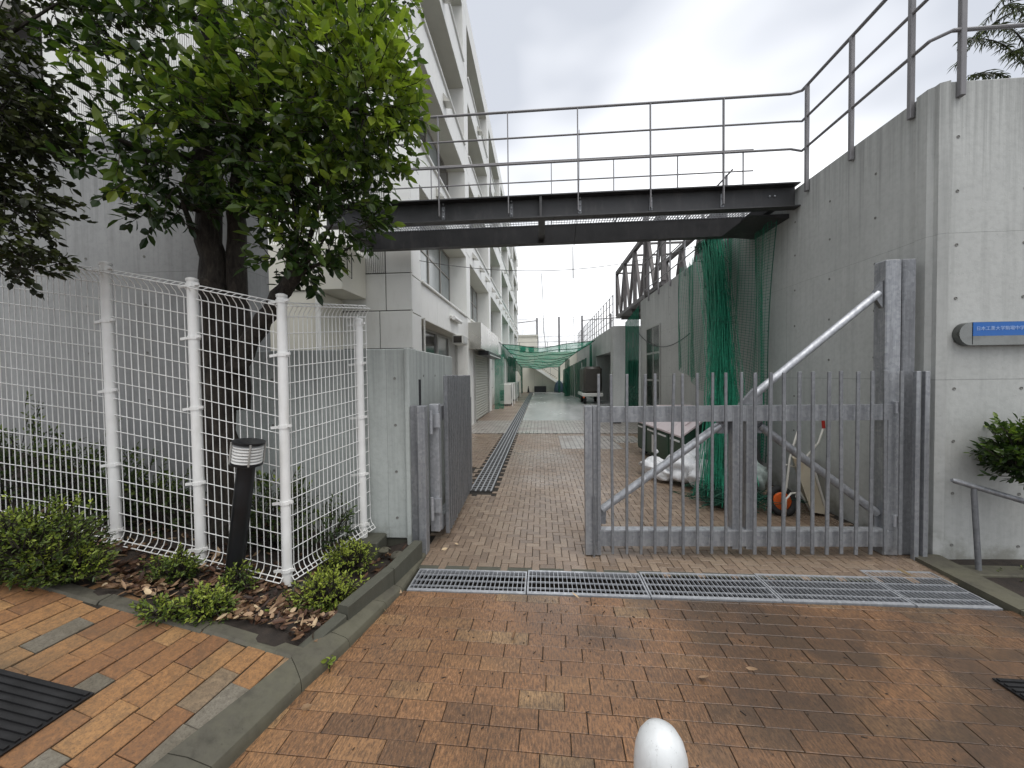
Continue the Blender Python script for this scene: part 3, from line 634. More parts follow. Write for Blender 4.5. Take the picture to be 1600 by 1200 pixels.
# canopy over shutter
cp = O('entrance_canopy', MB().bbox(FX+.004, -1.70, 10.78, 15.3, 2.26, 3.02, .006), m_stain, bd)
O('canopy_lamp_bar', MB().bbox(-1.93, -1.60, 11.6, 15.2, 2.12, 2.255, .01), m_blackm, cp); O('lamp_strip', MB().box(-1.598, -1.585, 11.9, 14.9, 2.13, 2.16), m_lampw, cp)
sh = T('roller_shutter', 'closed grey roller shutter below the stainless canopy', 'shutter', (FX, 13.2, 0))
slat = MB().prism([(0, 0), (.022, .02), (.022, .06), (0, .085)], 'y', -1.52, 1.52).mesh('slat'); slat.materials.append(m_shutter)
for i in range(25): D('slat', slat, sh, (FX-.035, 13.27, .03+i*.088))
O('guide_rail', MB().bbox(FX-.05, FX+.03, 11.66, 11.745, 0, 2.25, .005), m_alu, sh); O('guide_rail', MB().bbox(FX-.05, FX+.03, 14.8, 14.88, 0, 2.25, .005), m_alu, sh)
O('shutter_backing', MB().box(FX-.09, FX-.045, 11.7, 14.85, 0, 2.27), m_shutter, sh)
O('shutter_wall', MB().box(FX-.2, FX-.02, 11.2, 11.655, 0, 2.5), m_white, bd); O('shutter_wall', MB().box(FX-.2, FX-.02, 14.89, 15.26, 0, 2.5), m_white, bd)
# gable end facing the gate
fz = [1.0, 1.95, 2.565, 3.17, 4.98, 7.38, 9.7, 12.0, BZ]
O('gable_core', MB().box(-13, FX-.03, 6.012, 6.07, -.3, BZ-.02), m_gap, bd)
def fp(x0, x1, z0_, z1_): O('panel', MB().bbox(x0+.0075, x1-.0075, 5.992, 6.03, z0_+.0075, z1_-.0075, .003), m_panel, bd)
for a_, b_ in zip(fz[:-1], fz[1:]):
    if b_ < 2.6: fp(-2.607, FX+.012, a_, b_); fp(-3.25, -2.607, a_, b_)
    else: fp(-2.495, FX+.012, a_, b_)
    if 2.6 < b_ < 3.2: fp(-3.25, -2.495, a_, b_)
rb_ = MB()
for i in range(24): rb_.box(-3.24+i*.031, -3.24+i*.031+.017, 5.985, 6.012, 3.18, BZ-.1)
O('ribbed_siding', rb_, m_panel, bd)
fp(-3.6, -3.26, 3.17, 7.4); fp(-3.6, -3.26, 7.4, 12)
rb_ = MB()
for i in range(110): rb_.box(-8.0+i*.04, -8.0+i*.04+.022, 5.985, 6.012, 2.0, BZ-.1)
O('ribbed_siding', rb_, m_panel, bd)
for a_, b_ in zip(fz[2:-1], fz[3:]): fp(-8.48, -8.03, a_, b_); fp(-13, -10.6, a_, b_)
fp(-10.58, -8.49, 7.75, BZ); fp(-10.58, -8.49, 1.9, 5.6)
w = O('window', MB().box(-10.55, -8.52, 5.95, 6.01, 5.62, 5.7).box(-10.58, -8.5, 5.7, 6.01, 7.6, 7.74).box(-9.5, -9.45, 5.97, 6.01, 5.7, 7.6), m_bronze, bd)
for x in (-10.5, -9.44): O('pane', MB().box(x, x+.93, 5.985, 6.005, 5.71, 7.59), m_glass, w)
# cream annex carrying the bridge landing
an = T('cream_annex', 'cream plastered annex block under the left end of the footbridge', 'annex', (-3.6, 5.6, 0))
O('lower_block', MB().bbox(-4.9, -3.22, 5.26, 5.98, -.3, 2.75, .006), m_cream, an)
O('upper_block', MB().bbox(-4.9, -2.82, 5.24, 5.98, 2.756, 3.43, .006), m_cream, an)
O('downpipe', MB().tube([(-3.18, 5.22, -.2), (-3.18, 5.22, 3.4)], .035, 10), m_panel, an)
O('cable', MB().tube([(-2.80, 5.35, 3.40), (-2.80, 5.36, 2.98), (-2.80, 5.48, 2.96), (-2.80, 5.49, 3.35)], .006, 5), m_blackm, an)
# ================================================================== footbridge
BT, BB = 3.735, 3.45
br = T('footbridge', 'dark grey steel footbridge with open grating deck spanning the lane', 'footbridge', (.2, 5.4, BB))
def beam(y, s_, x0, x1, zt, zb):                         # channel beam, web at y, flanges towards s_
    m = MB().box(x0, x1, y-.006, y+.006, zb, zt); a_, b_ = sorted((y+s_*.006, y+s_*.11))
    m.box(x0, x1, a_, b_, zt-.016, zt-.001); m.box(x0, x1, a_, b_, zb+.001, zb+.016); return m
O('near_beam', beam(4.86, -1, -2.81, 3.076, BT, BB), m_steel, br); O('far_beam', beam(5.72, 1, -2.81, 3.076, BT-.002, BB+.012), m_steel, br)
for x in (-2.6, .03, 2.9): O('cross_beam', MB().box(x-.045, x+.045, 4.87, 5.71, BB+.06, BB+.075).box(x-.005, x+.005, 4.87, 5.71, BB+.075, BT-.045), m_steel, br)
for i in range(6):
    x0, x1 = -2.8+i*.978, -2.8+(i+1)*.978-.012; b = MB()
    for q in range(26): x = x0+(x1-x0)*q/25; b.box(x-.002, x+.002, 4.875, 5.705, BT-.026, BT-.006)
    for q in range(13): y = 4.875+.83*q/12; b.box(x0, x1, y-.003, y+.003, BT-.014, BT-.006)
    O('deck_grating', b, m_galv, br)
bolt = MB().lathe((0, 0, 0), [(.012, 0), (.012, .012), (.006, .016)], 6).mesh('bolt'); bolt.materials.append(m_galv_l)
PX = [-2.15, -1.26, -.38, .48, 1.35, 2.2]
for x in PX:
    p = O('rail_post', MB().box(x-.006, x+.006, 4.735, 4.77, BB+.06, BT+1.01), m_rail, br)
    bk = O('bracket', MB().bbox(x+.007, x+.05, 4.84, 4.852, BB+.06, BT-.06, .002), m_galv_d, p)
    for zz in (BB+.09, BB+.17, BB+.25): D('bolt', bolt, p, (x+.03, 4.839, zz), rot=(R(90), 0, 0))
O('stiffener', MB().box(.005, .035, 4.76, 4.85, BB+.02, BT-.02), m_steel, br)
for zz, r in ((BT+1.02, .015), (BT+.70, .011), (BT+.38, .013)): O('handrail', MB().tube([(-3.4, 4.75, zz), (2.96, 4.75, zz), (3.05, 4.70, WT+{1.02: 1.05, .70: .70, .38: .36}[round(zz-BT, 2)])], r, 8), m_rail, br)
for x in [-2.6+i*.93 for i in range(7)]: O('far_post', MB().box(x-.006, x+.006, 5.83, 5.85, BB+.1, BT+1.0), m_rail, br)
for zz, r in ((BT+1.0, .014), (BT+.70, .010), (BT+.36, .010)): O('handrail', MB().tube([(-3.4, 5.84, zz), (3.12, 5.84, zz)], r, 8), m_rail, br)
for x in (2.78, 2.84): D('bolt', bolt, br, (x, 4.853, 3.62), rot=(R(90), 0, 0))
O('end_bracket', MB().prism([(2.6, BB-.008), (3.07, BB-.008), (3.07, BB-.06)], 'y', 4.95, 5.7), m_steel, br)

# railing on the right wall
wr = T('wall_railing', 'grey three-bar railing on top of the tall right wall', 'railing', (3.05, 4.0, WT-.12))
for y in (4.62, 4.0, 3.4): O('post', MB().bbox(3.035, 3.072, y-.018, y+.018, WT-.14, WT+1.06 if y > 3.5 else WT+1.1, .004), m_rail, wr)
for x in (3.20, 4.3, 5.4): O('post', MB().bbox(x-.02, x+.02, 3.15, 3.186, WT-.13, WT+1.1, .004), m_rail, wr)
for zz, r in ((WT+1.05, .017), (WT+.70, .014), (WT+.36, .014)):
    O('rail', MB().tube([(3.05, 4.70, zz), (3.05, 3.25, zz), (3.13, 3.165, zz), (8.5, 3.165, zz)], r, 8), m_rail, wr)
# rail of the far part of that wall
wr2 = T('wall_railing', 'grey railing on the right wall behind the footbridge', 'railing', (3.06, 9, WT-.12))
for y in [6.5+i*.9 for i in range(6)]: O('post', MB().bbox(3.04, 3.072, y-.015, y+.015, WT-.16, WT+1.02, .003), m_rail, wr2)
for zz in (WT+1.0, WT+.6, WT+.22): O('rail', MB().tube([(3.055, 6.3, zz), (3.055, 11.4, zz)], .014, 6), m_rail, wr2)

# truss walkway over the gap in the right wall
ts = T('truss_walkway', 'grey steel truss walkway beyond the right wall', 'walkway', (3.9, 14, 3.6))
def truss(x, y0, y1, n, zb, zt):
    O('chord', MB().bar((x, y0, zt), (x, y1, zt), .13, .13), m_truss, ts); O('chord', MB().bar((x, y0, zb), (x, y1, zb), .10, .12), m_truss, ts)
    for i in range(n+1):
        y = y0+(y1-y0)*i/n; O('upright', MB().bar((x, y, zb+.06), (x, y, zt-.065), .11, .11), m_truss, ts)
        if i < n:
            y2 = y0+(y1-y0)*(i+1)/n; p, q = ((y, zb+.06), (y2, zt-.045)); ym = (y+y2)/2
            O('diagonal', MB().bar((x, y+.04, zt-.05), (x, ym, zb+.06), .09, .09), m_truss, ts); O('diagonal', MB().bar((x, y2-.04, zt-.05), (x, ym, zb+.06), .09, .09), m_truss, ts)
truss(3.22, 10.2, 16.2, 4, 3.86, 5.68); truss(4.75, 10.2, 16.2, 4, 3.86, 5.68)
O('deck', MB().box(3.28, 4.69, 10.2, 16.2, 3.8, 3.9), m_truss, ts)
for i in range(6): O('top_strut', MB().bar((3.27, 10.2+i*1.2, 5.68), (4.70, 10.2+i*1.2, 5.68), .06, .06), m_truss, ts)
for i in range(3): O('deck_beam', MB().box(3.28, 4.69, 12.2+i*1.7, 12.3+i*1.7, 3.68, 3.795), m_truss, ts)
O('post', MB().bar((3.2, 11.75, 3.70), (3.2, 11.75, 6.4), .14, .14), m_truss, ts)
# far lattice railing
lr = T('lattice_railing', 'thin grey lattice railing on the distant right wall', 'railing', (3.1, 24, 3.4))
for i in range(20): y = 16.5+i*.8; O('post', MB().box(3.085, 3.125, y-.015, y+.015, 3.4, 4.85), m_rail, lr)
for zz in (4.84, 4.5, 4.15, 3.8): O('rail', MB().tube([(3.105, 16.4, zz), (3.105, 32, zz)], .013, 6), m_rail, lr)

# ================================================================== end of the lane
ew = T('end_wall', 'pale wall with outside stair closing the far end of the lane', 'wall', (0, 32.5, 0))
O('wall_body', MB().box(-2.0, 7, 32.42, 32.7, -.4, 3.4), m_cream, ew)
for x in (-.55, .12): O('groove', MB().box(x-.012, x+.012, 32.405, 32.418, 0, 2.4), m_soffit, ew)
st = O('stair_flight', MB().prism([(-.95, 2.45), (-.75, 2.45), (1.38, .98), (2.2, .98), (2.2, .78), (1.28, .78), (-.95, 2.28)], 'y', 31.5, 32.40), m_panel, ew)
mb = MB()
for i in range(13): mb.box(-.5+i*.145, -.5+i*.145+.13, 31.55, 32.3, 2.25-i*.1-.02+.13, 2.25-i*.1+.15)
O('treads', mb, m_blackm, st)
for i in range(4): O('stair_post', MB().bar((-.5+i*.65, 31.52, 2.2-i*.45), (-.5+i*.65, 31.52, 3.1-i*.45), .025, .025), m_rail, st)
O('stair_rail', MB().bar((-.6, 31.52, 3.15), (1.5, 31.52, 1.72), .03, .03), m_rail, st)
tag(O('black_box', MB().bbox(-.56, .44, 31.95, 32.39, 0, .5, .02).box(-.50, .38, 31.93, 31.955, .06, .44), m_blackm, origin=(-.06, 32.1, 0)), 'long black box against the far end wall', 'box')
bl = T('tarp_heap', 'blue-grey covered heap at the right foot of the end stair', 'heap', (1.5, 31.6, 0))
mb = MB(); mb.lathe((1.5, 31.6, 0), [(.40, 0), (.42, .2), (.36, .55), (.24, .85), (.08, 1.0)], 14); O('cover', mb, simple('tarp_blue', (.035, .06, .09), .5), bl, smooth=True)
fb = T('distant_building', 'cream building behind the far end wall', 'building', (-2, 42, 0))
O('wall', MB().box(-9, -.35, 41, 50, -.4, 5.6), m_cream, fb); O('roof_edge', MB().box(-9.1, -.25, 40.9, 50.1, 5.6, 5.8), m_soffit, fb)
for x in (-1.0, -1.9): O('window', MB().box(x-.28, x+.28, 40.96, 40.995, 3.4, 4.5), m_glass, fb)
pn = T('ball_net_fence', 'tall grey ball-stop net on poles beyond the lane', 'net fence', (2, 46, 0))
for x in (-7.4, -3.8, -.4, 2.25, 5.0, 8.4, 12): O('pole', MB().tube([(x, 46, -.4), (x, 46, 8.35+.03*x)], .11, 10), m_rail, pn)
for zz in (8.1, 5.9): O('cable', MB().tube([(-7.4, 46.0, zz), (12, 46.0, zz+.35)], .02, 5), m_rail, pn)
O('net', MB().box(-7.4, 12, 45.99, 46.01, 3.0, 8.2), m_net_w, pn)
O('cross_pipe', MB().tube([(-7.4, 45.85, 7.3), (-.4, 45.85, 8.0)], .06, 6), m_rail, pn); O('cross_pipe', MB().tube([(5.0, 45.85, 7.9), (12, 45.85, 8.3)], .06, 6), m_rail, pn)
er = T('roof_railing', 'thin dark railing above the far end wall', 'railing', (0, 33.5, 3.4))
for x in (-1.8, -.2, .6, 2.2): O('post', MB().bar((x, 32.6, 3.38), (x, 32.6, 4.3), .04, .04), m_rail, er)
for zz in (4.28, 3.9): O('rail', MB().bar((-2, 32.6, zz), (6, 32.6, zz), .03, .03), m_rail, er)

# ================================================================== nets over and along the lane
nc = T('net_canopy', 'translucent green net stretched across the lane like a canopy', 'net', (0, 25, 2.6))
def canopy(u, v):
    y = 19.7+v*10.8; xl, xr = -2.0+.45*v, 2.75-1.3*v; zl_ = 3.1-1.0*v; zr_ = 3.25-1.1*v; s_ = 1-(2*u-1)**2
    return (xl+(xr-xl)*u, y+.2*math.sin(5*u), zl_+(zr_-zl_)*u-.22*s_*(1-.4*v)+.05*math.sin(11*u+6*v))
O('net_sheet', MB().grid(canopy, 24, 24), m_net_c, nc, smooth=True)
for v_ in (0, .16, .32, .48, .62, .76, .88, 1): O('rope', MB().tube([np.array(canopy(u/20, v_))-np.array((0, 0, .015)) for u in range(21)], .022, 5), m_net_d, nc)
for s_ in (0, 1): O('rope', MB().tube([canopy(s_, v_/16) for v_ in range(17)], .022, 5), m_net_d, nc)
O('net_apron', MB().grid(lambda u, v: (-2.0+.45*u+.06*math.sin(9*u), 19.7+10.8*u, 3.1-1.0*u-.75*v+.1*math.sin(20*u)*v), 30, 6), m_net_s, nc, smooth=True)
def curtain(name, label, p0, p1, zt0, zt1, zb0, zb1, amp, nf, m, grp=None, flare=0.0):
    p0, p1 = np.array(p0, float), np.array(p1, float); d = p1-p0; nn = _n(np.array((-d[1], d[0])))
    def f(u, v):
        q = p0+d*u+nn*(amp*math.sin(nf*2*math.pi*u+1.3*v)*(.5+.5*v)+flare*v*v); z = (zt0+(zt1-zt0)*u)*(1-v)+(zb0+(zb1-zb0)*u)*v
        return (q[0], q[1], z)
    t = tag(O(name, MB().grid(f, max(12, int(nf*10)), 14), m, smooth=True), label, 'net', grp); return t
G = 'green nets hung along the lane'
curtain('hanging_net', 'dark green net hanging in front of the shutter door frame', (-1.98, 16.2), (-1.6, 16.6), 2.4, 2.4, .02, .02, .05, 2, m_net_s, G)
curtain('hanging_net', 'gathered dark green net by the far air conditioner', (-1.95, 22.4), (-1.5, 22.9), 2.6, 2.5, 1.0, 1.0, .06, 3, m_net_dk, G)
curtain('hanging_net', 'thin gathered net rope at the far left end of the canopy', (-1.58, 29.8), (-1.45, 30.2), 2.1, 2.1, .02, .02, .03, 2, m_net_dk, G)
curtain('hanging_net', 'dark green net covering the distant right wall', (2.55, 21.3), (1.75, 29.8), 2.4, 1.85, .02, .02, .07, 9, m_net_dk, G)
curtain('hanging_net', 'gathered dark net at the far right corner of the canopy', (1.38, 30.0), (1.55, 30.4), 2.1, 2.1, .02, .02, .04, 2, m_net_dk, G)
curtain('hanging_net', 'gathered green net dropping halfway along the right nets', (1.62, 25.4), (1.95, 25.8), 2.5, 2.5, .02, .02, .08, 2, m_net_dk, G)
curtain('hanging_net', 'green net gathered above the dark tank', (2.7, 21.0), (3.0, 22.6), 3.2, 3.2, 1.2, 1.7, .05, 3, m_net_s, G)
curtain('hanging_net', 'pleated green net falling from the end of the tall right wall', (2.66, 12.15), (3.05, 12.0), 3.1, 3.6, .02, .02, .05, 3, m_net_dk, G, -.35)
curtain('hanging_net', 'dense green net lying against the end of the tall right wall', (2.72, 12.05), (3.02, 11.97), 1.9, 1.9, .02, .02, .05, 3, m_net_dk, G, -.3)
for i, x in enumerate((2.35, 2.15, 1.95)): tag(O('net_pole', MB().tube([(x, 22.0+2.6*i, 0), (x, 22.0+2.6*i, 2.15)], .03, 8).lathe((x, 22.0+2.6*i, 0), [(.09, 0), (.09, .02), (.03, .03)], 10), m_conc_far), ['nearest', 'middle', 'farthest'][i]+' pale pole between the dark green wall nets', 'pole', 'pale poles between wall nets')
# big net by the gate: loose strands on the wall plus the gathered bundle
bn = T('gathered_net', 'large green ball net bunched and hung from the right wall to the ground', 'net', (2.3, 5, 0))
def wallnet(u, v):                                       # u along the wall, v downward
    y = 5.02+3.3*u-.25*u*v; top = 3.62 if u > .1 else 3.45; z = top+.12*u-v*(3.1-1.0*u)
    return np.array((2.97-.10*v-.05*math.sin(26*u+2*v)-.03*math.sin(61*u), y+.035*math.sin(13*u+5*v), z-.05*abs(math.sin(12*u))))
mb = MB(); nu, nv = 88, 78
for i in range(nu+1): mb.tube([wallnet(i/nu, q/26) for q in range(27)], .0025, 3, False)
for j in range(nv+1): mb.tube([wallnet(q/44, j/nv)+np.array((0, 0, 0)) for q in range(45)], .0025, 3, False)
O('net_mesh', mb, m_net, bn)
O('edge_rope', MB().tube([wallnet(0, q/20)+np.array((0, -.01, 0)) for q in range(21)], .006, 5), m_net_d, bn); O('edge_rope', MB().tube([wallnet(1, q/20) for q in range(21)], .006, 5), m_net_d, bn)
mb = MB(); rg = random.Random(5)
for i in range(250):
    a_ = rg.random(); b_ = rg.gauss(0, 1); c_ = rg.gauss(0, 1)
    tp = np.array((2.86+.05*c_, 6.65+.60*(a_-.5)+.04*b_, 3.66+rg.uniform(-.12, .10)))
    md = np.array((2.66+.05*c_, 5.75+.42*(a_-.5)+.05*b_, 2.0)); bt = np.array((2.08+.13*c_+.18*(a_-.5), 4.42+.10*b_, rg.uniform(.0, .25)))
    pts = []; ph = rg.random()*6
    for q in range(19):
        w = q/18; p = tp*(1-w)**2+2*md*w*(1-w)*1.0+bt*w*w; fl = .014*math.sin(9*w*3+ph); pts.append(p+np.array((fl, fl*.7, 0)))
    mb.tube(pts, rg.uniform(.0025, .006), 3, False)
O('bundle', mb, m_net, bn)
mb = MB()
for i in range(110):
    w = rg.uniform(.02, .97); a_ = rg.random(); tp = np.array((2.86, 6.65+.6*(a_-.5), 3.6)); md = np.array((2.66, 5.75+.42*(a_-.5), 2.0)); bt = np.array((2.08+.3*(a_-.5), 4.42, .05))
    p = tp*(1-w)**2+2*md*w*(1-w)+bt*w*w; mb.tube([p+np.array((rg.gauss(0, .05), rg.gauss(0, .09), rg.gauss(0, .06))) for _ in range(5)], .003, 3, False)
for i in range(220):                                     # heap on the ground
    p = np.array((2.1+rg.gauss(0, .15), 4.38+rg.gauss(0, .12), .03+abs(rg.gauss(0, .06)))); mb.tube([p+np.array((rg.gauss(0, .10), rg.gauss(0, .09), rg.uniform(-.02, .09))) for _ in range(5)], .004, 3, False)
O('tangle', mb, m_net_d, bn)
mb = MB()
for i in range(60): mb.tube([np.array((2.86+rg.gauss(0, .05), 6.4+rg.uniform(-.15, .75), 3.72+rg.gauss(0, .035))) for _ in range(4)], .008, 4, False)
O('top_tie', mb, m_net_d, bn)

# cables overhead
def sag(p, q, s_, n=24): p, q = np.array(p, float), np.array(q, float); return [p+(q-p)*i/n-np.array((0, 0, 4*s_*(i/n)*(1-i/n))) for i in range(n+1)]
ca_ = [('black cable sagging across the lane below the footbridge', sag((-2.6, 6.3, 3.58), (3.05, 7.6, 3.95), .38), .006), ('thin cord hanging vertically in the middle of the lane', [(.02, 6.95, 3.37), (.03, 6.95, 3.30), (.05, 6.96, 2.9), (.06, 6.96, 2.3), (.10, 6.97, 1.95)], .005), ('dark rope dropping from the footbridge toward the net canopy', sag((.50, 5.9, 3.46), (1.9, 21.5, 3.2), .3), .005), ('thin cord hanging from the footbridge over the lane', [(.5, 4.77, 4.5), (.49, 4.75, 3.7), (.50, 5.6, 3.36), (.49, 5.62, 2.9)], .004), ('cable looping along the right wall window', sag((3.03, 7.95, 2.3), (3.03, 12.0, 2.75), .35), .01)]
for lab, pts, r in ca_: tag(O('cable', MB().tube(pts, r, 5), m_blackm), lab, 'cable')
# ================================================================== steel gate
gt = T('swing_gate', 'closed right leaf of the galvanised slatted steel gate', 'gate', (1.6, 3.2, .02))
gy = lambda x: 3.145+(x-.4)*.045
def gbar(name, x0, z0_, x1, z1_, w, h, dy=0.0, m=None, parent=None, rnd=False):
    p, q = (x0, gy(x0)+dy, z0_), (x1, gy(x1)+dy, z1_)
    mb = MB().tube([p, q], w/2, 14) if rnd else MB().bar(p, q, w, h, (0, 1, 0) if abs(z1_-z0_) > abs(x1-x0) else (0, 0, 1))
    return O(name, mb, m or m_galv, parent or gt, smooth=40 if rnd else False)
gbar('top_rail', .44, 1.165, 2.80, 1.165, .06, .125); gbar('bottom_rail', .44, .145, 2.80, .145, .075, .12)
O('rail_cap', MB().bar((.47, gy(.47)-.002, .212), (2.76, gy(2.76)-.002, .212), .079, .012), m_galv_l, gt)
for x in (.385, .45): gbar('stile', x, .01, x, 1.235, .06, .07)
for x in (1.575, 1.685): gbar('stile', x, .06, x, 1.225, .07, .075, .004)
gbar('stile', 2.79, .06, 2.79, 1.228, .06, .07, .004)
sl_m = MB().bbox(-.0105, .0105, -.007, .007, 0, 1.455, .002).mesh('slat'); sl_m.materials.append(m_galv_d)
sl_n = MB().bbox(-.0135, .0135, -.007, .007, 0, 1.455, .002).mesh('slat'); sl_n.materials.append(m_galv_d)
for i in range(22):
    x = .455+i*.1125; o = D('slat', sl_n if x > 1.6 else sl_m, gt, (x, gy(x)-.075, .04+random.uniform(-.004, .004)), rot=(0, R(1.6 if i in (3, 5) else random.gauss(0, .3)), R(4)))
gbar('brace', .50, .36, 1.47, 1.06, .065, 0, .045, m_galv_l, None, True); gbar('brace', 1.79, 1.06, 2.74, .33, .065, 0, .045, m_galv, None, True)
for x, z in ((.48, .33), (1.50, 1.085), (1.76, 1.085), (2.77, .31)): O('brace_lug', MB().prism([(x-.05, z-.09), (x+.05, z-.09), (x+.055, z+.02), (x, z+.065), (x-.055, z+.02)], 'y', gy(x)+.036, gy(x)+.05), m_galv_d, gt); D('bolt', bolt, gt, (x, gy(x)+.035, z), rot=(R(90), 0, 0))
gbar('tie_rod', 1.74, 1.31, 2.72, 2.12, .062, 0, .03, m_galv_l, None, True)
O('tie_lug', MB().prism([(1.62, 1.232), (1.80, 1.232), (1.80, 1.33), (1.74, 1.37)], 'y', gy(1.7)+.015, gy(1.7)+.05), m_galv_d, gt); O('tie_lug', MB().prism([(2.67, 2.11), (2.742, 2.22), (2.742, 2.0)], 'y', gy(2.7)+.015, gy(2.7)+.05), m_galv_d, gt)
O('drop_bolt', MB().tube([(.42, gy(.42)-.05, -.002), (.42, gy(.42)-.05, .5)], .008, 6), m_galv_d, gt)
gp = T('gate_post', 'tall double galvanised gate post against the right wall corner', 'post', (2.87, 3.28, -.01))
O('hinge_post', MB().bbox(2.748, 2.865, 3.24, 3.36, 0, 2.38, .008), m_galv, gp); O('latch_post', MB().bbox(2.885, 2.985, 3.255, 3.36, 0, 2.385, .008), m_galv_d, gp)
O('filler', MB().box(2.865, 2.885, 3.28, 3.35, 0, 2.35), m_blackm, gp)
for x in (2.93, 2.995): O('cover_slat', MB().bbox(x-.017, x+.017, 3.165, 3.2, .0 if x > 2.9 else .03, 1.49, .003), m_galv_d if x < 2.9 else m_galv, gp)
for z in (.25, 1.16): O('hinge', MB().lathe((2.82, 3.215, z), [(.022, 0), (.022, .09)], 12).box(2.80, 2.84, 3.216, 3.239, z+.01, z+.08), m_galv_l, gp)
# left leaf, swung open
gl = T('swing_gate', 'open left leaf of the steel gate folded against the low wall', 'gate', (-.92, 4.0, .03))
sl2 = MB().bbox(-.018, .018, -.022, .022, 0, 1.45, .003).mesh('slat'); sl2.materials.append(m_galv_d)
for i in range(15): D('slat', sl2, gl, (-.868-.0032*i, 3.40+i*.095, .05+random.uniform(-.004, .004)), rot=(0, 0, R(random.uniform(-2, 2))))
O('top_rail', MB().box(-.975, -.905, 3.34, 4.76, 1.09, 1.22), m_galv, gl); O('bottom_rail', MB().box(-.975, -.905, 3.34, 4.76, .10, .22), m_galv, gl)
O('stile', MB().bbox(-.985, -.90, 3.245, 3.335, .12, 1.25, .005), m_galv_l, gl); O('stile', MB().bbox(-.98, -.90, 4.765, 4.83, .10, 1.22, .005), m_galv, gl)
lp = T('gate_post', 'galvanised gate post standing before the low left wall', 'post', (-1.0, 3.1, -.01))
O('web', MB().bbox(-1.10, -1.035, 3.09, 3.16, 0, 1.25, .004), m_galv_d, lp); O('hinge_post', MB().bbox(-1.03, -.965, 3.055, 3.15, 0, 1.25, .006), m_galv, lp)
O('latch_bar', MB().bar((-1.02, 3.12, 1.25), (-1.02, 3.12, 1.47), .016, .016), m_blackm, lp)
for z in (.28, 1.03): O('hinge', MB().lathe((-.945, 3.17, z-.03), [(.016, 0), (.016, .2)], 12).box(-.962, -.88, 3.215, 3.24, z+.02, z+.14), m_galv_l, lp)

# ================================================================== white mesh fence
fe = T('mesh_fence', 'white welded wire mesh fence on round posts around the planter', 'fence', (-2.2, 2.45, .2))
FP = [((-4.98, 2.36, .62), (-5.03, 2.40, 2.57)), ((-2.971, 2.398, .348), (-3.032, 2.441, 2.298)), ((-2.351, 2.407, .224), (-2.397, 2.451, 2.17)), ((-1.744, 2.425, .085), (-1.764, 2.472, 2.047)), ((-1.648, 3.10, .075), (-1.668, 3.13, 2.0))]
d4 = at_depth(568, 836, 3.17), at_depth(560, 502, 3.17); FP[4] = (tuple(d4[0]), tuple(d4[1]))
for (b_, t_) in FP:
    b_, t_ = np.array(b_), np.array(t_); u = _n(t_-b_)
    p = O('post', MB().tube([b_-u*.12, t_-u*.01, t_+u*.004], [.032, .032, .032], 14).tube([t_+u*.003, t_+u*.018, t_+u*.026], [.036, .036, .02], 14), m_paintw, fe, smooth=40)
    for k in (.05, .285, .55, .80, .985):
        c = b_+(t_-b_)*k; O('clamp', MB().tube([c-u*.012, c+u*.012], .037, 14).bar(c+np.array((-.085, -.012, -.008)), c+np.array((.06, -.012, .010)), .012, .018), m_paintw, p)
def wire_panel(P, Q, n, nh, endcut=.0):
    b0, t0, b1, t1 = map(np.array, (*P, *Q)); dirh = _n((b1-b0)*np.array((1, 1, 0))); out = np.array((dirh[1], -dirh[0], 0)); H = 1.93
    prof = [(.055, .035), (.012, .075), (0, .11), (0, H-.10), (.008, H-.075), (.05, H-.03), (.0, H-.002)]
    def pt(s_, o_, h): base = b0+(b1-b0)*s_; top = t0+(t1-t0)*s_; return base+(top-base)*(h/np.linalg.norm(top-base))+out*(o_+.0)
    mb = MB(); r = .0031
    for i in range(n+1):
        s_ = endcut+(1-2*endcut)*i/n; mb.tube([pt(s_, o_, h) for o_, h in prof], r, 5)
    hs = [(0, .11+(H-.21)*j/nh) for j in range(nh+1)]
    for o_, h in hs+[(.055, .035), (.03, .055), (.05, H-.03), (.0, H-.002)]: mb.tube([pt(endcut, o_+.005, h), pt(1-endcut, o_+.005, h)], r if 0 < h-.1 < H-.2 else .004, 5)
    return mb
for i, n in enumerate((46, 12, 12, 18)): O('wire_panel', wire_panel(FP[i], FP[i+1], n, 15, .02 if i else .008), m_paintw, fe)
ext = np.array(FP[4][0])+(np.array(FP[4][0])-np.array(FP[3][0]))*.12; ext2 = ext+np.array(FP[4][1])-np.array(FP[4][0]); O('wire_panel', wire_panel(FP[4], (tuple(ext), tuple(ext2)), 2, 15, .02), m_paintw, fe)
for lab, i in (('concrete footing block under the left white fence post', 1), ('concrete footing block under the middle white fence post', 2), ('concrete footing block under the corner white fence post', 3), ('dark concrete footing under the last fence post by the gate wall', 4)):
    b_ = FP[i][0]; w = .1 if i != 4 else .13; tag(O('footing_block', MB().bbox(b_[0]-w, b_[0]+w*1.25, b_[1]-.10, b_[1]+.1, b_[2]-.35, b_[2]-.015, .012), m_conc_old, origin=(b_[0], b_[1], b_[2]-.3)), lab, 'footing', 'footings of the white fence')

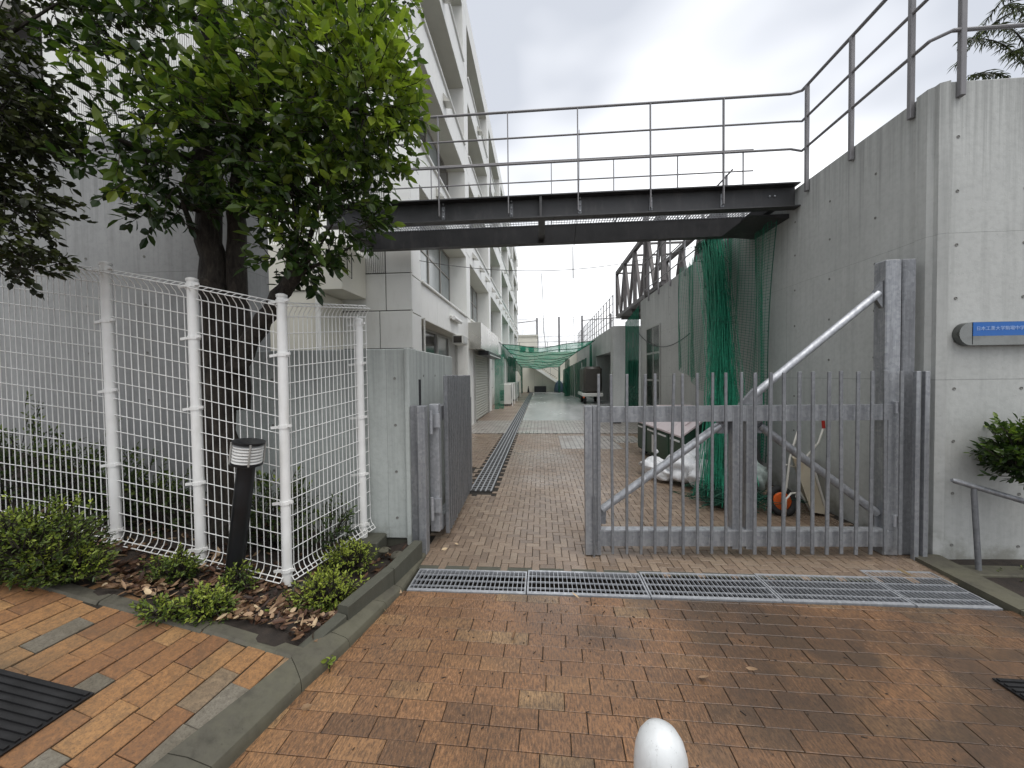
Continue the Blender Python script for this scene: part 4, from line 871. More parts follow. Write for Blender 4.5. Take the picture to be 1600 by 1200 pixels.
# ================================================================== lamp, bollard, cover, handrail, sign
bl_ = np.array((-2.03, 2.29, .09)); tl = np.array((-1.88, 2.29, 1.097)); Lr = np.linalg.norm(tl-bl_); an_ = math.atan2(tl[0]-bl_[0], tl[2]-bl_[2])
lm = T('bollard_lamp', 'leaning black bollard lamp with white louvres by the fence', 'lamp', tuple(bl_)); RM = Matrix.Translation(bl_) @ Matrix.Rotation(an_, 4, 'Y')
O('shaft', MB().lathe((0, 0, 0), [(0.052, -.2), (0.052, Lr-.17), (0.066, Lr-.165), (0.066, Lr-.16)], 20).xf(RM), m_blackm, lm, smooth=40)
hd = O('head', MB().lathe((0, 0, 0), [(0.066, Lr-.16), (0.090, Lr-.155), (0.090, Lr-.142), (.05, Lr-.14)], 24).xf(RM), m_blackm, lm, smooth=40)
for i in range(6): O('louvre', MB().lathe((0, 0, 0), [(.05, Lr-.137+i*.0195), (0.085, Lr-.139+i*.0195), (0.085, Lr-.133+i*.0195), (.048, Lr-.1205+i*.0195)], 24).xf(RM), m_lampw, hd, smooth=40)
O('cap', MB().lathe((0, 0, 0), [(.06, Lr-.022), (0.092, Lr-.018), (0.092, Lr-.004), (.06, Lr+.004)], 24).xf(RM), m_blackm, hd, smooth=40)
for q in (0, 1, 2, 3): O('strut', MB().tube([(0.091*math.cos(R(45+90*q)), 0.091*math.sin(R(45+90*q)), Lr-.15), (0.091*math.cos(R(45+90*q)), 0.091*math.sin(R(45+90*q)), Lr-.01)], .006, 6).xf(RM), m_alu, hd)
bo = T('round_bollard', 'round-topped pale metal bollard at the bottom of the driveway', 'bollard', (.245, .80, 0))
O('post', MB().lathe((.245, .80, 0), [(.055, .0), (.055, .668), (.0545, .675), (.052, .70), (.046, .722), (.035, .74), (.02, .7505), (.006, .754)], 32), m_bollard, bo, smooth=True)
O('base_collar', MB().lathe((.245, .80, 0), [(.075, .0), (.075, .012), (.058, .018)], 32), m_bollard, bo)
vc = T('valve_cover', 'round green-topped valve cover in the planter by the gate wall', 'cover', (-1.45, 2.93, .10))
vp = on_z(573, 832, .10); O('rim', MB().lathe((vp[0], vp[1], .0), [(.085, -.1), (.09, .09), (.078, .097)], 20), m_blackm, vc, smooth=40); O('lid', MB().lathe((vp[0], vp[1], .0), [(.074, .09), (.074, .102), (.07, .104)], 20), simple('lid_moss', (.26, .25, .17), .8, 0, .2, 20), vc)
hr = T('handrail', 'weathered steel handrail below the blue sign', 'handrail', (3.2, 3.02, -.05))
h0, h1, h2 = on_y(1487, 750, 3.0), on_y(1522, 760, 3.0), on_y(1600, 783, 3.0); far = h1+(h2-h1)*6
O('rail', MB().tube([h0, h0+(h1-h0)*.15, far], [.012, .02, .02], 12), m_galv, hr, smooth=40)
hb = on_y(1531, 893, 3.0); O('post', MB().tube([hb-np.array((0, 0, .1)), h1-np.array((0, 0, .05)), h1-np.array((.0, 0, .012))], [.017, .017, .015], 12), m_galv_d, hr, smooth=40)
hq = hb+(h2-h1)*5; O('post', MB().tube([hq-np.array((0, 0, .4)), h1+(h2-h1)*5-np.array((0, 0, .012))], .017, 12), m_galv_d, hr, smooth=40); O('footplate', MB().bbox(hb[0]-.1, hb[0]+.35, 2.93, 3.08, -.1, hb[2]+.012, .008), m_kerb, hr)
sg = T('wall_sign', 'rounded stainless sign with blue lettered face on the right wall', 'sign', (3.9, 3.17, 1.77))
p0 = on_y(1495, 521, 3.14); zc, hh = 1.770, .088; x0 = 3.182
prof = [(x0+hh-hh*math.sin(R(a_)), zc+hh*math.cos(R(a_))) for a_ in range(0, 181, 12)]+[(5.0, zc-hh), (5.0, zc+hh)]
O('body', MB().prism(prof, 'y', 3.135, 3.188), m_mirror_dark, sg, smooth=30)
O('blue_face', MB().box(x0+hh+.004, 4.99, 3.131, 3.1345, zc-.018, zc+hh-.003), m_blue, sg); O('mirror_strip', MB().box(x0+hh+.004, 4.99, 3.132, 3.1345, zc-hh+.006, zc-.0185), m_mirror_dark, sg)
tx = bpy.data.curves.new('lettering', 'FONT'); tx.body = '日本工業大学駒場中学校・高'; tx.size = .0335; tx.extrude = .0006; tx.space_character = 1.0
to = bpy.data.objects.new('lettering_curve', tx); link(to); bpy.context.view_layer.update()
me_ = bpy.data.meshes.new_from_object(to.evaluated_get(bpy.context.evaluated_depsgraph_get())); bpy.data.objects.remove(to); me_.materials.clear(); me_.materials.append(m_text)
to = bpy.data.objects.new('lettering', me_); to.location = Vector((x0+hh+.022, 3.1295, zc+.026))-Vector(sg.location); to.rotation_euler = (R(90), 0, 0); link(to, sg)

# ================================================================== wheelbarrow, bags, bins, tank, air conditioners
wb = T('wheelbarrow', 'upended cream wheelbarrow with orange wheel behind the gate', 'wheelbarrow', (2.6, 4.2, 0))
Q = lambda px, py, y=4.15: on_y(px, py, y)
wc = Q(1221, 786); wc[2] = max(wc[2], .135)
O('tyre', MB().tube([wc+np.array((.118*math.cos(t_), .045*math.sin(t_)*1.0, .118*math.sin(t_))) for t_ in np.linspace(0, 2*math.pi, 25)], .034, 8, False), m_rubber, wb, smooth=True)
O('rim', MB().lathe(tuple(wc), [(.02, -.03), (.09, -.02), (.095, .0), (.085, .02), (.02, .03)], 20, 'y'), m_orange, wb, smooth=40)
fr = lambda *pp: [Q(*p) for p in pp]
O('frame_tube', MB().tube(fr((1249, 666, 4.1), (1241, 692, 4.1), (1234, 716, 4.08), (1229, 760, 4.08), (1222, 786, 4.08)), .011, 8), m_barrowf, wb, smooth=True)
O('frame_tube', MB().tube(fr((1287, 668, 4.3), (1279, 692, 4.3), (1262, 711, 4.3), (1250, 740, 4.28), (1245, 775, 4.25), (1228, 788, 4.24)), .011, 8), m_barrowf, wb, smooth=True)
for p, q in (((1248, 652, 4.1), (1249, 667, 4.1)), ((1286, 655, 4.3), (1287, 669, 4.3))): O('grip', MB().tube(fr(p, q), .016, 8), m_red, wb)
O('leg_tube', MB().tube(fr((1248, 770, 4.07), (1236, 771, 4.05), (1228, 780, 4.03), (1227, 806, 4.03)), .010, 8), m_barrowf, wb, smooth=True); O('leg_tube', MB().tube(fr((1250, 768, 4.22), (1262, 790, 4.2), (1272, 808, 4.2)), .010, 8), m_barrowf, wb, smooth=True)
O('cross_tube', MB().tube(fr((1228, 726, 4.1), (1262, 735, 4.3)), .009, 6), m_barrowf, wb)
A4 = [Q(*p) for p in ((1239, 716, 4.12), (1266, 722, 4.12), (1291, 806, 4.10), (1268, 800, 4.10))]; B4 = [Q(*p) for p in ((1236, 712, 4.62), (1268, 716, 4.62), (1282, 795, 4.60), (1255, 790, 4.60))]
for l_ in (A4, B4):
    for p in l_: p[2] = max(p[2], .015)
O('tray', MB().add(A4+B4, [(0, 1, 2, 3), (7, 6, 5, 4), (0, 4, 5, 1), (1, 5, 6, 2), (2, 6, 7, 3), (3, 7, 4, 0)]), m_barrow, wb)
O('tray_rim', MB().tube([A4[1]+np.array((.01, -.01, 0)), A4[2]+np.array((.01, -.01, 0)), B4[2]+np.array((.01, 0, 0)), B4[1]+np.array((.01, 0, 0)), A4[1]+np.array((.01, -.01, 0))], .012, 8), m_barrowf, wb)
def bag(label, c, r, h, seed, m=m_bag, lean=0.0):
    rg_ = np.random.default_rng(seed); k = [(rg_.uniform(1, 4, 3), rg_.uniform(0, 6), rg_.uniform(.02, .06)) for _ in range(9)]; k += [(rg_.uniform(5, 13, 3), rg_.uniform(0, 6), rg_.uniform(.01, .022)) for _ in range(14)]
    def f(u, v):
        th, ph = 2*math.pi*u, math.pi*v; p = np.array((math.sin(ph)*math.cos(th), math.sin(ph)*math.sin(th), math.cos(ph)))
        s_ = 1+sum(a_*(1-2*abs(math.sin(float(w@p)*1.0+o_))) for w, o_, a_ in k)
        z = p[2]; taper = 1-.45*max(0, z)**2
        q = np.array((p[0]*r*s_*taper+lean*max(0, z)*r, p[1]*r*s_*taper, h/2+z*h/2*s_)); q[2] = max(q[2], .0); return c+q
    t = T('rubbish_bag', label, 'bag', tuple(c), 'rubbish bags heaped by the bins'); O('sack', MB().grid(f, 36, 22), m, t, smooth=True)
    tp = c+np.array((lean*r, 0, h)); O('knot', MB().tube([tp+np.array((0, 0, -.05)), tp+np.array((.0, 0, .02)), tp+np.array((.03, .0, .06)), tp+np.array((.05, .01, .04))], [.04, .018, .03, .008], 8), m, t, smooth=True)
bag('small white rubbish bag lying farthest left before the green bins', np.array((1.66, 5.65, 0)), .24, .30, 1); bag('white rubbish bag in the middle of the heap', np.array((1.88, 5.2, 0)), .24, .46, 2); bag('white rubbish bag nearest the gate in the heap', np.array((2.05, 4.95, 0)), .22, .42, 3)
bag('large white rubbish bag leaning on the near end of the bins', np.array((2.12, 5.28, 0)), .25, .52, 8); bag('slumped white rubbish bag at the front left of the heap', np.array((1.72, 5.32, 0)), .2, .27, 9)
m_clear = simple('clear_plastic_bag', (.36, .42, .40), .15, 0, .35, 12)
bag('grey half-clear rubbish bag between net and wheelbarrow', np.array((2.52, 4.75, 0)), .22, .48, 4, m_clear); bag('tall pale rubbish bag standing behind the net bundle', np.array((2.2, 5.1, 0)), .2, .68, 6, m_clear)
du = T('waste_bin_station', 'green waste bin station with pinkish sloping lids along the right wall', 'bin', (2.4, 6.4, 0))
sk = lambda y: -.082*(y-5.45)
def dprism(poly, y0, y1, m, name, par=du):
    n = len(poly); v = [(x+sk(y), y, z) for y in (y0, y1) for x, z in poly]; return O(name, MB().add(v, [tuple(range(n)), tuple(range(n, 2*n))[::-1]]+[(i, n+i, n+(i+1) % n, (i+1) % n) for i in range(n)]), m, par)
dprism([(2.0, .09), (2.0, .585), (2.36, .86), (2.98, .86), (2.98, .09)], 5.47, 7.35, m_bind, 'body')
for i in range(4):
    y0, y1 = 5.475+i*.47, 5.475+(i+1)*.47-.012
    d_ = dprism([(1.985, .12), (1.985, .55), (2.005, .55), (2.005, .12)], y0+.01, y1-.01, m_bin, 'door'); dprism([(1.968, .50), (1.968, .525), (1.984, .525), (1.984, .50)], y0+.08, y1-.08, m_lampw, 'handle', d_)
    dprism([(1.965, .575), (1.965, .60), (2.345, .895), (2.96, .895), (2.96, .868), (2.355, .868)], y0-.004, y1, m_lid, 'lid'); dprism([(2.12, .722), (2.12, .74), (2.28, .865), (2.28, .845)], y0+.20, y0+.225, m_lid, 'lid_handle')
dprism([(1.982, .15), (1.982, .45), (1.9845, .45), (1.9845, .15)], 6.5, 6.62, m_lampw, 'notice')
for y in (5.6, 6.4, 7.2): O('caster', MB().lathe((2.08+sk(y), y, .05), [(.02, -.02), (.05, -.02), (.05, .02), (.02, .02)], 12, 'y').box(2.06+sk(y), 2.10+sk(y), y-.03, y+.03, .05, .095), m_rubber, du)
tk = T('covered_trailer', 'dark brown covered tank on a white flatbed near the garage opening', 'trailer', (2.6, 19.3, 0))
O('cover', MB().bbox(2.12, 3.02, 18.9, 21.0, .55, 1.86, .12), m_tank, tk, smooth=40); O('flatbed', MB().bbox(2.04, 3.05, 18.8, 21.1, .38, .54, .02), m_acw, tk)
for x, y in ((2.2, 19.2), (2.9, 19.2), (2.2, 20.6), (2.9, 20.6)): w_ = O('wheel', MB().lathe((x, y, .19), [(.05, -.07), (.19, -.06), (.19, .06), (.05, .07)], 18, 'x'), m_rubber, tk)
O('lamp', MB().bbox(2.06, 2.14, 18.77, 18.8, .3, .38, .01), m_orange, tk)
us = T('black_stand', 'small black stand beside the end of the right wall', 'stand', (2.25, 11.6, 0))
for x in (2.14, 2.36): O('leg', MB().bbox(x-.03, x+.03, 11.5, 11.7, 0, .30, .01), m_blackm, us)
O('base', MB().bbox(2.172, 2.328, 11.5, 11.7, 0, .05, .01), m_blackm, us); O('top', MB().bbox(2.1, 2.4, 11.48, 11.72, .301, .34, .01), m_blackm, us)
def ac(label, y0, y1, x0=-1.98, x1=-1.45, h=1.05):
    t = T('air_conditioner', label, 'air conditioner', ((x0+x1)/2, (y0+y1)/2, 0), 'outdoor air conditioner units'); O('casing', MB().bbox(x0, x1, y0, y1, .08, h, .015), m_acw, t)
    O('foot', MB().box(x0+.03, x1-.03, y0+.1, y0+.2, 0, .08), m_galv_d, t); O('foot', MB().box(x0+.03, x1-.03, y1-.2, y1-.1, 0, .08), m_galv_d, t)
    g_ = O('coil_grille', MB().box(x0+.02, x0+.2, y0-.006, y0-.001, .25, .75), m_blackm, t)
    for i in range(7): O('fin', MB().box(x0+.02, x0+.2, y0-.014, y0-.007, .28+i*.07, .295+i*.07), m_acw, g_)
    O('guard_frame', MB().bar((x1+.09, y0-.05, 0), (x1+.09, y0-.05, h+.05), .04, .04).bar((x1+.09, y1, 0), (x1+.09, y1, h+.05), .04, .04).bar((x1+.09, y0-.05, h+.03), (x1+.09, y1, h+.03), .03, .03), m_paintw, t)
    O('fan_grille', MB().lathe((x1+.002, (y0+y1)/2, .6), [(.30, 0), (.30, .012), (.26, .014)], 20, 'x'), m_galv_d, t)
ac('near pale outdoor air conditioner beside the hanging net', 18.1, 19.5); ac('far pale outdoor air conditioner further down the lane', 21.5, 25.5)
for i, y in enumerate((19.9, 21.0)): tag(O('downpipe', MB().tube([(-1.99, y, 0), (-1.99, y, 2.45)], .06, 10).lathe((-1.99, y, 0), [(.08, 0), (.08, .04), (.06, .05)], 10), m_panel), ['nearer', 'farther'][i]+' white pipe on the lane side of the building', 'pipe', 'white pipes by the air conditioners')
tag(O('traffic_cone', MB().lathe((-1.05, 31.6, 0), [(.16, 0), (.16, .03), (.09, .04), (.02, .55)], 12), m_blackm, origin=(-1.05, 31.6, 0)), 'small dark cone at the far end of the drain', 'cone')
# ================================================================== vegetation
def leaves(mb, P, dirs, length, width, tone, droop=.15, rng=RNG):
    n = len(P); d = dirs/np.linalg.norm(dirs, axis=1)[:, None]; up = np.array((0, 0, 1.))+rng.normal(0, .55, (n, 3))
    s = np.cross(d, up); s /= np.linalg.norm(s, axis=1)[:, None]+1e-9; u = np.cross(s, d)
    L = (length*rng.uniform(.45, 1.3, n))[:, None]; W = (width*rng.uniform(.75, 1.2, n))[:, None]
    def pt(a, b, h): return P+d*L*a+s*W*b+u*L*(h-droop*a*a)
    V = np.stack([pt(0, 0, 0), pt(.28, -.42, .05), pt(.66, -.40, .05), pt(1, 0, 0), pt(.66, .40, .05), pt(.28, .42, .05), pt(.5, 0, -.02)], 1).reshape(-1, 3)
    f = []; base = mb.n
    for i in range(n):
        o = base+7*i; f += [(o, o+6, o+1), (o+1, o+6, o+2), (o+2, o+6, o+3), (o+3, o+6, o+4), (o+4, o+6, o+5), (o+5, o+6, o)]
    mb.v.append(V); mb.f.extend(f); mb.n += 7*n; mb.tone.append(np.repeat(tone, 6))
def ell_points(n, c, r, shell=.55, rng=RNG):
    d = rng.normal(0, 1, (n, 3)); d /= np.linalg.norm(d, axis=1)[:, None]; q = rng.uniform(shell**3, 1, n)**(1/3); return np.array(c)+d*q[:, None]*np.array(r), d*q[:, None]
def px_ell(px, py, d, rx, ry, rd): return at_depth(px, py, d), (rx*d/FPX, rd, ry*d/FPX)
def twigs(mb, tw, C, D0, nl, ll, lw, tone, spread=.16, rng=RNG, droop=.15):
    """each centre C gets a short twig towards D0 with nl leaves along it"""
    P = []; Dd = []; TT = []
    for c, d, t in zip(C, D0, tone):
        d = d+rng.normal(0, .35, 3)+np.array((0, 0, .15)); d = d/np.linalg.norm(d); e = c+d*spread*rng.uniform(.7, 1.3)
        tw.tube([c-d*.05, (c+e)/2+rng.normal(0, .008, 3), e], [.0035, .0028, .0015], 3, False)
        for k in range(nl):
            w = (k+.5)/nl; ax = rng.normal(0, 1, 3); ax -= d*(ax@d); ax /= np.linalg.norm(ax)+1e-9
            P.append(c+(e-c)*w); Dd.append(d*.65+ax*.9 if k < nl-1 else d); TT.append(t+rng.normal(0, .06))
    leaves(mb, np.array(P), np.array(Dd), ll, lw, np.array(TT), droop)
def limb(pts, r0, r1, k=9):
    pts = [np.array(p, float) for p in pts]; out = []
    for i in range(len(pts)-1):
        for q in range(4): w = q/4; out.append(pts[i]+(pts[i+1]-pts[i])*w)
    out.append(pts[-1]); out = np.array(out); out[1:-1] += RNG.normal(0, r0*.10, out[1:-1].shape)
    return MB().tube(out, np.linspace(r0, r1, len(out)), k)
PX_ = lambda px, py, d=2.95: at_depth(px, py, d)
tree = T('broadleaf_tree', 'large glossy-leaved tree with twin trunks growing behind the white fence', 'tree', tuple(PX_(355, 850)))
O('trunk', limb([PX_(362, 880), PX_(355, 760), PX_(345, 640), PX_(340, 520), PX_(335, 430), PX_(322, 330), PX_(315, 200), PX_(330, 60), PX_(340, -120)], .135, .055, 14), m_bark, tree, smooth=True)
O('limb', limb([PX_(372, 640, 3.0), PX_(372, 500, 3.02), PX_(370, 400, 3.02), PX_(372, 300, 3.0), PX_(395, 150, 2.95), PX_(420, 0, 2.9)], .085, .045, 12), m_bark, tree, smooth=True)
O('limb', limb([PX_(368, 580, 2.9), PX_(398, 525, 2.85), PX_(430, 475, 2.78), PX_(460, 432, 2.72), PX_(468, 420, 2.7)], .072, .045, 12), m_bark, tree, smooth=True)
for tgt in ((420, 330), (455, 300), (490, 330), (520, 350), (550, 385), (440, 370), (505, 290)): O('shoot', limb([PX_(464, 428, 2.7), PX_((464+tgt[0])/2+6, (428+tgt[1])/2, 2.66), PX_(*tgt, 2.6)], .016, .005, 6), m_bark, tree)
for s_, tgt, d in (((325, 330), (240, 290), 2.6), ((318, 250), (170, 210), 2.5), ((315, 380), (280, 300), 2.7), ((372, 320), (480, 230), 2.6), ((385, 230), (560, 170), 2.5), ((395, 130), (600, 60), 2.6), ((318, 180), (220, 80), 2.5), ((330, 60), (260, -60), 2.6), ((400, 120), (520, -40), 2.6), ((372, 330), (560, 250), 2.5)):
    O('branch', limb([PX_(*s_, 2.95), PX_((s_[0]+tgt[0])/2, (s_[1]+tgt[1])/2+12, (2.95+d)/2), PX_(*tgt, d)], .035, .010, 7), m_bark, tree)
cr_ = MB(); tw_ = MB()
E_ = [((370, 60, 2.75), (180, 170, .68), 360, .38), ((255, 70, 2.6), (120, 110, .5), 150, .4), ((500, 90, 2.65), (125, 150, .62), 270, .5), ((545, 180, 2.55), (100, 100, .5), 180, .58), ((440, 220, 2.6), (125, 95, .5), 220, .42), ((320, 215, 2.65), (125, 70, .5), 150, .4), ((225, 270, 2.45), (95, 38, .3), 44, .3), ((265, 310, 2.6), (70, 30, .22), 22, .28), ((490, 330, 2.6), (100, 70, .3), 130, .30), ((470, 400, 2.65), (70, 35, .2), 55, .28), ((560, 130, 2.45), (85, 120, .4), 120, .68), ((400, -120, 2.7), (280, 130, .8), 260, .4), ((170, 185, 2.5), (75, 30, .3), 24, .3)]
for (px, py, d), (rx, ry, rd), n, tn in E_:
    c, r = px_ell(px, py, d, rx, ry, rd); C, Dn = ell_points(int(n*.82), c, r, .5)
    keep = (C[:, 1] < 3.2) | (C[:, 2] > 3.9); C, Dn = C[keep], Dn[keep]
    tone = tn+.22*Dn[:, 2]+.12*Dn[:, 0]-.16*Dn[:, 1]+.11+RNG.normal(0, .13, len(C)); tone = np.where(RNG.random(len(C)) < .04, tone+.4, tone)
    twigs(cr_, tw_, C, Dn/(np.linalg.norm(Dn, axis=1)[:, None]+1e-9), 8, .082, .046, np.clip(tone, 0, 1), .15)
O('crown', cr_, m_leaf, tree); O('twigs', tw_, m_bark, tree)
t2 = T('maple_tree', 'dark dull-leaved tree overhanging the left edge above the fence', 'tree', (-4.6, 1.95, .8))
O('trunk', limb([(-4.6, 1.95, .6), (-4.55, 2.0, 2.0), (-4.3, 2.0, 3.2), (-4.0, 2.0, 4.4)], .11, .05), m_bark, t2, smooth=True)
for tgt in ((10, 60), (0, 180), (-10, 300), (90, 5), (-10, 380)): p = PX_(*tgt, 2.2); O('branch', limb([(-4.45, 2.0, 2.4), (np.array((-4.45, 2.0, 2.8))+p)/2, p], .03, .006, 6), m_bark, t2)
cr2, tw2 = MB(), MB()
for (px, py, d), (rx, ry, rd), n in (((-45, 100, 2.2), (70, 90, .35), 130), ((90, -5, 2.3), (140, 20, .35), 70), ((-40, 200, 2.1), (75, 90, .35), 160), ((-15, 300, 2.1), (62, 55, .3), 110), ((-20, 385, 2.05), (62, 42, .25), 80), ((15, 190, 2.2), (65, 28, .3), 50), ((-120, 150, 2.1), (130, 220, .4), 260)):
    c, r = px_ell(px, py, d, rx, ry, rd); C, Dn = ell_points(n, c, r, .4); twigs(cr2, tw2, C, Dn*np.array((1, 1, .4))+np.array((0, 0, -.25)), 9, .046, .034, np.clip(.4+.25*Dn[:, 2]+RNG.normal(0, .15, len(C)), 0, 1), .12, droop=.3)
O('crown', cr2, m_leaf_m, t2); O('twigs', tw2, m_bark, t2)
# feathery tree behind the right wall
t3 = T('cedar_tree', 'feathery conifer with drooping sprays above the right wall', 'tree', (7.6, 6.5, -.3))
O('trunk', limb([(7.6, 6.5, -.45), (7.55, 6.5, 3), (7.5, 6.45, 7.5)], .16, .03), m_bark, t3, smooth=True)
cr3 = MB()
for k in range(16):
    if k < 5: tip = on_y(*((1512, 118), (1500, 62), (1545, 40), (1570, 8), (1580, 80))[k], 5.0); st_ = np.array((7.55, 6.4, tip[2]+.35))
    else:
        a_ = RNG.uniform(0, 6.28); zz = RNG.uniform(3.6, 7.3); L_ = (8-zz)*.5+.25; st_ = np.array((7.55, 6.45, zz)); tip = st_+np.array((math.cos(a_)*L_, math.sin(a_)*L_, -.35))
    if tip[1] < 3.6: continue
    pts = [st_+(tip-st_)*w+np.array((0, 0, .25*math.sin(math.pi*w))) for w in np.linspace(0, 1, 9)]; O('branch', MB().tube(pts, np.linspace(.016, .003, 9), 5), m_bark, t3)
    n = 150 if k < 5 else 90; w = RNG.uniform(.25, 1, n); P = np.array([np.array(pts[0])+(tip-st_)*q+np.array((0, 0, .25*math.sin(math.pi*q))) for q in w]); dv = RNG.normal(0, 1, (n, 3)); dv[:, 2] = -abs(dv[:, 2])*.9; dv += _n(tip-st_)*.9
    leaves(cr3, P, dv, .13, .012, np.clip(RNG.normal(.45, .2, n), 0, 1), .35)
O('crown', cr3, m_leaf_m, t3)
# shrubs
def shrub(name, label, cat, c, r, n, ll, lw, tn, m, grp=None, nl=7, stems=6, spread=.05):
    t = T(name, label, cat, (c[0], c[1], c[2]-r[2]*.8), grp); lf, tw = MB(), MB(); C, Dn = ell_points(n, c, r, .45); lump = 1+.28*np.sin(5*Dn[:, 0]+c[0]*9)*np.cos(4*Dn[:, 1]+c[2]*7)+.22*np.sin(9*Dn[:, 2]+6*Dn[:, 0]); C = np.array(c)+(C-np.array(c))*lump[:, None]
    k = C[:, 2] > c[2]-r[2]*.75; C, Dn = C[k], Dn[k]
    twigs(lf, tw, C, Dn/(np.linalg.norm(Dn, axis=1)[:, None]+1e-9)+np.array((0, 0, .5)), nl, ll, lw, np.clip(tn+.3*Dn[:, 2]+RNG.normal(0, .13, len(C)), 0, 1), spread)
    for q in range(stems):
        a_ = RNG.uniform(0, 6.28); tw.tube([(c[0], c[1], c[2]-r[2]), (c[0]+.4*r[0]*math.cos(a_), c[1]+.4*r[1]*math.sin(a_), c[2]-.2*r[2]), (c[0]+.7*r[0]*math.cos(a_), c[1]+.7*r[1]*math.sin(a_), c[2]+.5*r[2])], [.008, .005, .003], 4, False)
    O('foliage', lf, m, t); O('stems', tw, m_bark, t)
GS = 'low shrubs in front of the fence'
def soil_hit(px, py):
    d = ray(px, py); lo, hi = .5, 6.0
    for _ in range(40):
        m = (lo+hi)/2; p = d*m
        if p[2]+CAMH > soil_h(p[0], p[1]): lo = m
        else: hi = m
    return m
def sh(label, px, py, d, rx, ry, rd, n, tn, ll=.024, grp=GS): d = soil_hit(px, py+ry*.72); c = at_depth(px, py+ry*.1, d); shrub('azalea_shrub', label, 'shrub', c, (.8*rx*d/FPX, rd*.8, .8*ry*d/FPX), int(n*.85), ll, ll*.5, tn, m_shrub, grp)
sh('large rounded green shrub at the left before the fence', 45, 846, 2.2, 112, 64, .24, 900, .5); sh('low yellow-green tuft in front of the large left shrub', 95, 880, 2.1, 80, 30, .14, 420, .62)
sh('small green shrub at the foot of the middle fence post', 275, 893, 2.28, 36, 28, .1, 260, .48); sh('small yellow-green shrub tuft before the leaning lamp', 322, 945, 2.0, 38, 24, .10, 260, .66); sh('tiny shrub beside the base of the leaning lamp', 372, 905, 2.0, 20, 22, .06, 90, .5)
sh('bright yellow-green shrub at the corner kerb of the planter', 510, 925, 2.16, 55, 34, .13, 330, .82); sh('bright green shrub in front of the valve cover', 545, 872, 2.45, 46, 28, .12, 260, .8); sh('thin weedy tuft left of the corner footing block', 255, 955, 1.96, 45, 12, .07, 90, .55)
GB = 'dim shrubs behind the fence'
for lab, px, py, rx, ry, n in (('leftmost dim shrub mass behind the fence', 30, 760, 120, 90, 620), ('dim shrub behind the fence at the left post', 150, 770, 75, 75, 420), ('dim sparse shrub behind the fence left of the trunk', 250, 800, 60, 55, 260), ('dim green shrub behind the fence right of the trunk', 425, 810, 45, 65, 300), ('thin pale shrub behind the side fence panel', 510, 825, 40, 30, 90)):
    c = at_depth(px, py, 2.92); shrub('leafy_shrub', lab, 'shrub', c, (rx*2.92/FPX, .17, ry*2.92/FPX), int(n*.7), .042, .022, .2, m_shrub, GB, 6, 6, .09)
c = on_y(1628, 712, 2.9); shrub('wall_bush', 'dark green leafy bush at the right edge before the sign wall', 'bush', c, (.21, .18, .22), 620, .05, .026, .35, m_leaf, None, 6, 6, .08)
O('stem', limb([(c[0]+.15, 2.9, -.15), (c[0]+.05, 2.9, .4), (c[0], 2.9, c[2])], .02, .008, 6), m_bark, bpy.data.objects['wall_bush'])
c = on_y(1590, 905, 2.95); shrub('moss_cushion', 'low mossy cushion plant beside the handrail foot', 'plant', c+np.array((.1, 0, -.02)), (.22, .12, .06), 260, .014, .008, .3, m_shrub, None, 5, 3, .02)
# small green weeds
for lab, px, py, d in (('broad-leaved weed seedling by the corner footing block', 495, 915, 2.28), ('small clover weed at the planter tip', 425, 958, 2.02), ('tiny weed sprouting from the driveway kerb joint', 515, 1035, 1.92)):
    d = soil_hit(px, py) if 'kerb' not in lab else d; c = at_depth(px, py, d); lf = MB(); n = 9; a_ = RNG.uniform(0, 6.28, n); leaves(lf, np.tile(c, (n, 1))+RNG.normal(0, .012, (n, 3)), np.stack([np.cos(a_), np.sin(a_), np.full(n, .25)], 1), .045, .026, np.clip(RNG.normal(.72, .08, n), 0, 1))
    t = T('weed_plant', lab, 'weed', (c[0], c[1], c[2]-.05)); O('leaf_rosette', lf, m_shrub, t); O('stem', MB().tube([c-np.array((0, 0, .10)), c], .003, 4), m_shrub, t)
# leaf litter on the soil
n = 2500; X_ = np.where(RNG.random(n) < .75, RNG.uniform(-3.2, -1.12, n), RNG.uniform(-5.0, -1.2, n)); Y_ = np.where(RNG.random(n) < .7, RNG.uniform(1.88, 2.45, n), RNG.uniform(1.88, 3.1, n))
ok = (X_ < np.interp(Y_, [1.86, 1.98, 2.3, 2.53, 3.3], [-1.25, -1.21, -1.14, -1.08, -1.06])-.03); X_, Y_ = X_[ok], Y_[ok]; n = len(X_)
Pl = np.stack([X_, Y_, np.array([soil_h(x, y) for x, y in zip(X_, Y_)])+RNG.uniform(.002, .03, n)], 1); dv = np.stack([RNG.normal(0, 1, n), RNG.normal(0, 1, n), RNG.normal(0, .22, n)], 1)
lt = MB(); leaves(lt, Pl, dv, .058, .027, np.clip(RNG.beta(1.2, 1.6, n), 0, 1), -.25)
tag(O('leaf_litter', lt, m_dry), 'brown fallen leaves strewn over the planter soil', 'leaf litter', kind='stuff')
# dark specks of debris on the driveway
dbm = MB()
for i in range(150): x, y = RNG.uniform(-1.0, 1.6), 1.2+1.3*math.sqrt(RNG.random()); s_ = RNG.uniform(.003, .011); dbm.bar((x, y, .002), (x+RNG.normal(0, s_), y+RNG.normal(0, s_)+.002, .003), .003, .003)
tag(O('debris', dbm, m_soil), 'dark crumbs of debris scattered on the driveway bricks', 'debris', kind='stuff')
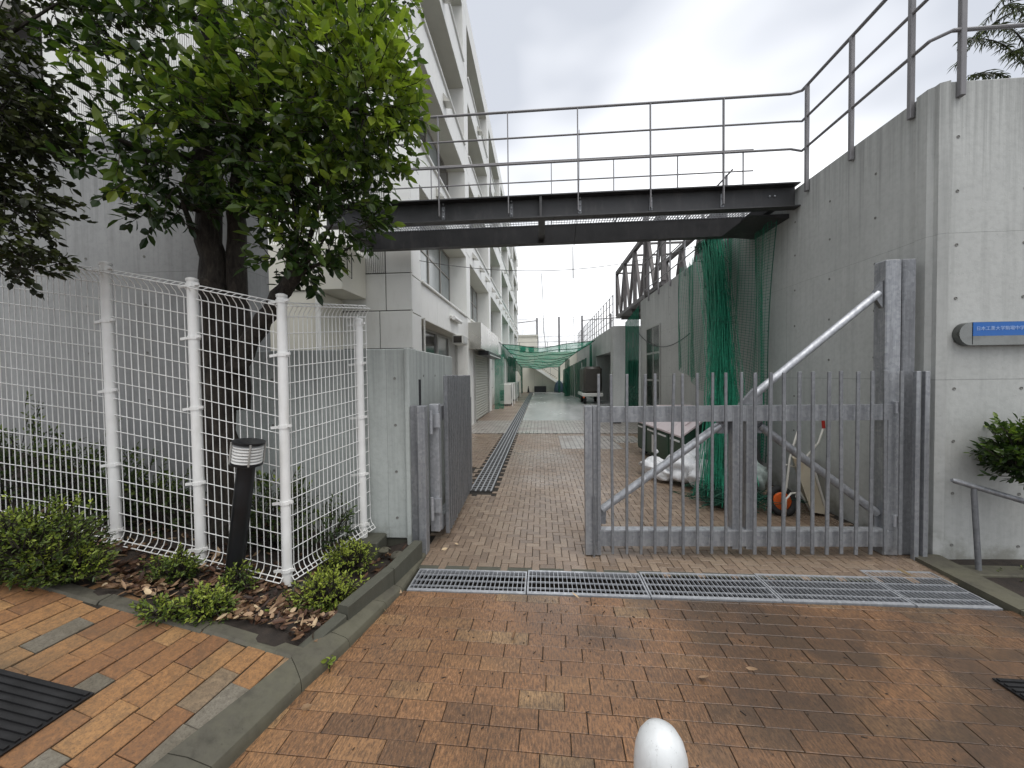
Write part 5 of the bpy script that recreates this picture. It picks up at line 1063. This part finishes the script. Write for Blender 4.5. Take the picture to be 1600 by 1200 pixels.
# single leaves on the paving
spots = [((1425, 901), 'small pale yellow leaf lying on the widest drain grate', .07, .9), ((1165, 1045), 'tan leaf on the bricks below the right gate slats', .05, .7), ((690, 860), 'curled pale leaf on the bricks before the open gate leaf', .06, .95), ((716, 852), 'smaller pale leaf just behind the curled one by the open gate', .045, .9), ((540, 1003), 'brown leaf near the driveway kerb joint weed', .06, .6), ((602, 955), 'pale leaf leaning on the planter kerb by the grate', .06, .95), ((628, 928), 'tan leaf at the left corner of the first grate', .06, .8), ((800, 1000), 'dark brown leaf on the middle driveway bricks', .05, .5), ((905, 936), 'pale leaf just in front of the second grate', .05, .85), ((470, 1110), 'long dry leaf on the lower left driveway bricks', .09, .75), ((820, 905), 'brown leaf on the joint between first and second grate', .05, .6), ((1090, 1060), 'tan leaf above and right of the round bollard', .06, .65), ((510, 1000), 'reddish leaf lying on the dark driveway kerb', .06, .55), ((1580, 935), 'yellowish leaf on the kerb at the right edge', .06, .9), ((985, 775), 'pale leaf behind the left end of the closed gate', .05, .9), ((880, 798), 'tiny pale leaf in the middle of the lane bricks', .04, .95)]
for (px, py), lab, ll, tn in spots:
    p = on_z(px, py, .006 if (px, py) != (510, 1000) else .075); lf = MB(); leaves(lf, p[None, :]+np.array((0, 0, .006)), np.array([[RNG.normal(), RNG.normal(), .05]]), ll, ll*.5, np.array([tn]), -.25)
    o = O('fallen_leaf', lf, m_dry, origin=tuple(p)); tag(o, lab or 'small pale fallen leaf lying on the wet brick paving', 'leaf', 'fallen leaves on the paving')
# stones in the planter
for i, (px, py) in enumerate(((620, 868), (600, 860), (180, 862), (560, 850))):
    p = on_z(px, py, .1 if i != 2 else .4); k = RNG.uniform(.03, .06); mbs = MB().grid(lambda u, v: p+np.array((math.sin(math.pi*v)*math.cos(6.2832*u)*k*(1+.2*math.sin(9*u+i)), math.sin(math.pi*v)*math.sin(6.2832*u)*k*.8, math.cos(math.pi*v)*k*.45*(1+.2*math.sin(7*u)))), 14, 8)
    tag(O('stone', mbs, m_kerb, origin=tuple(p)), ['dull stone beside the far edging block', 'grey stone left of the far edging block', 'grey stone by the large left shrub', 'dark stone behind the bright green shrub'][i], 'stone')
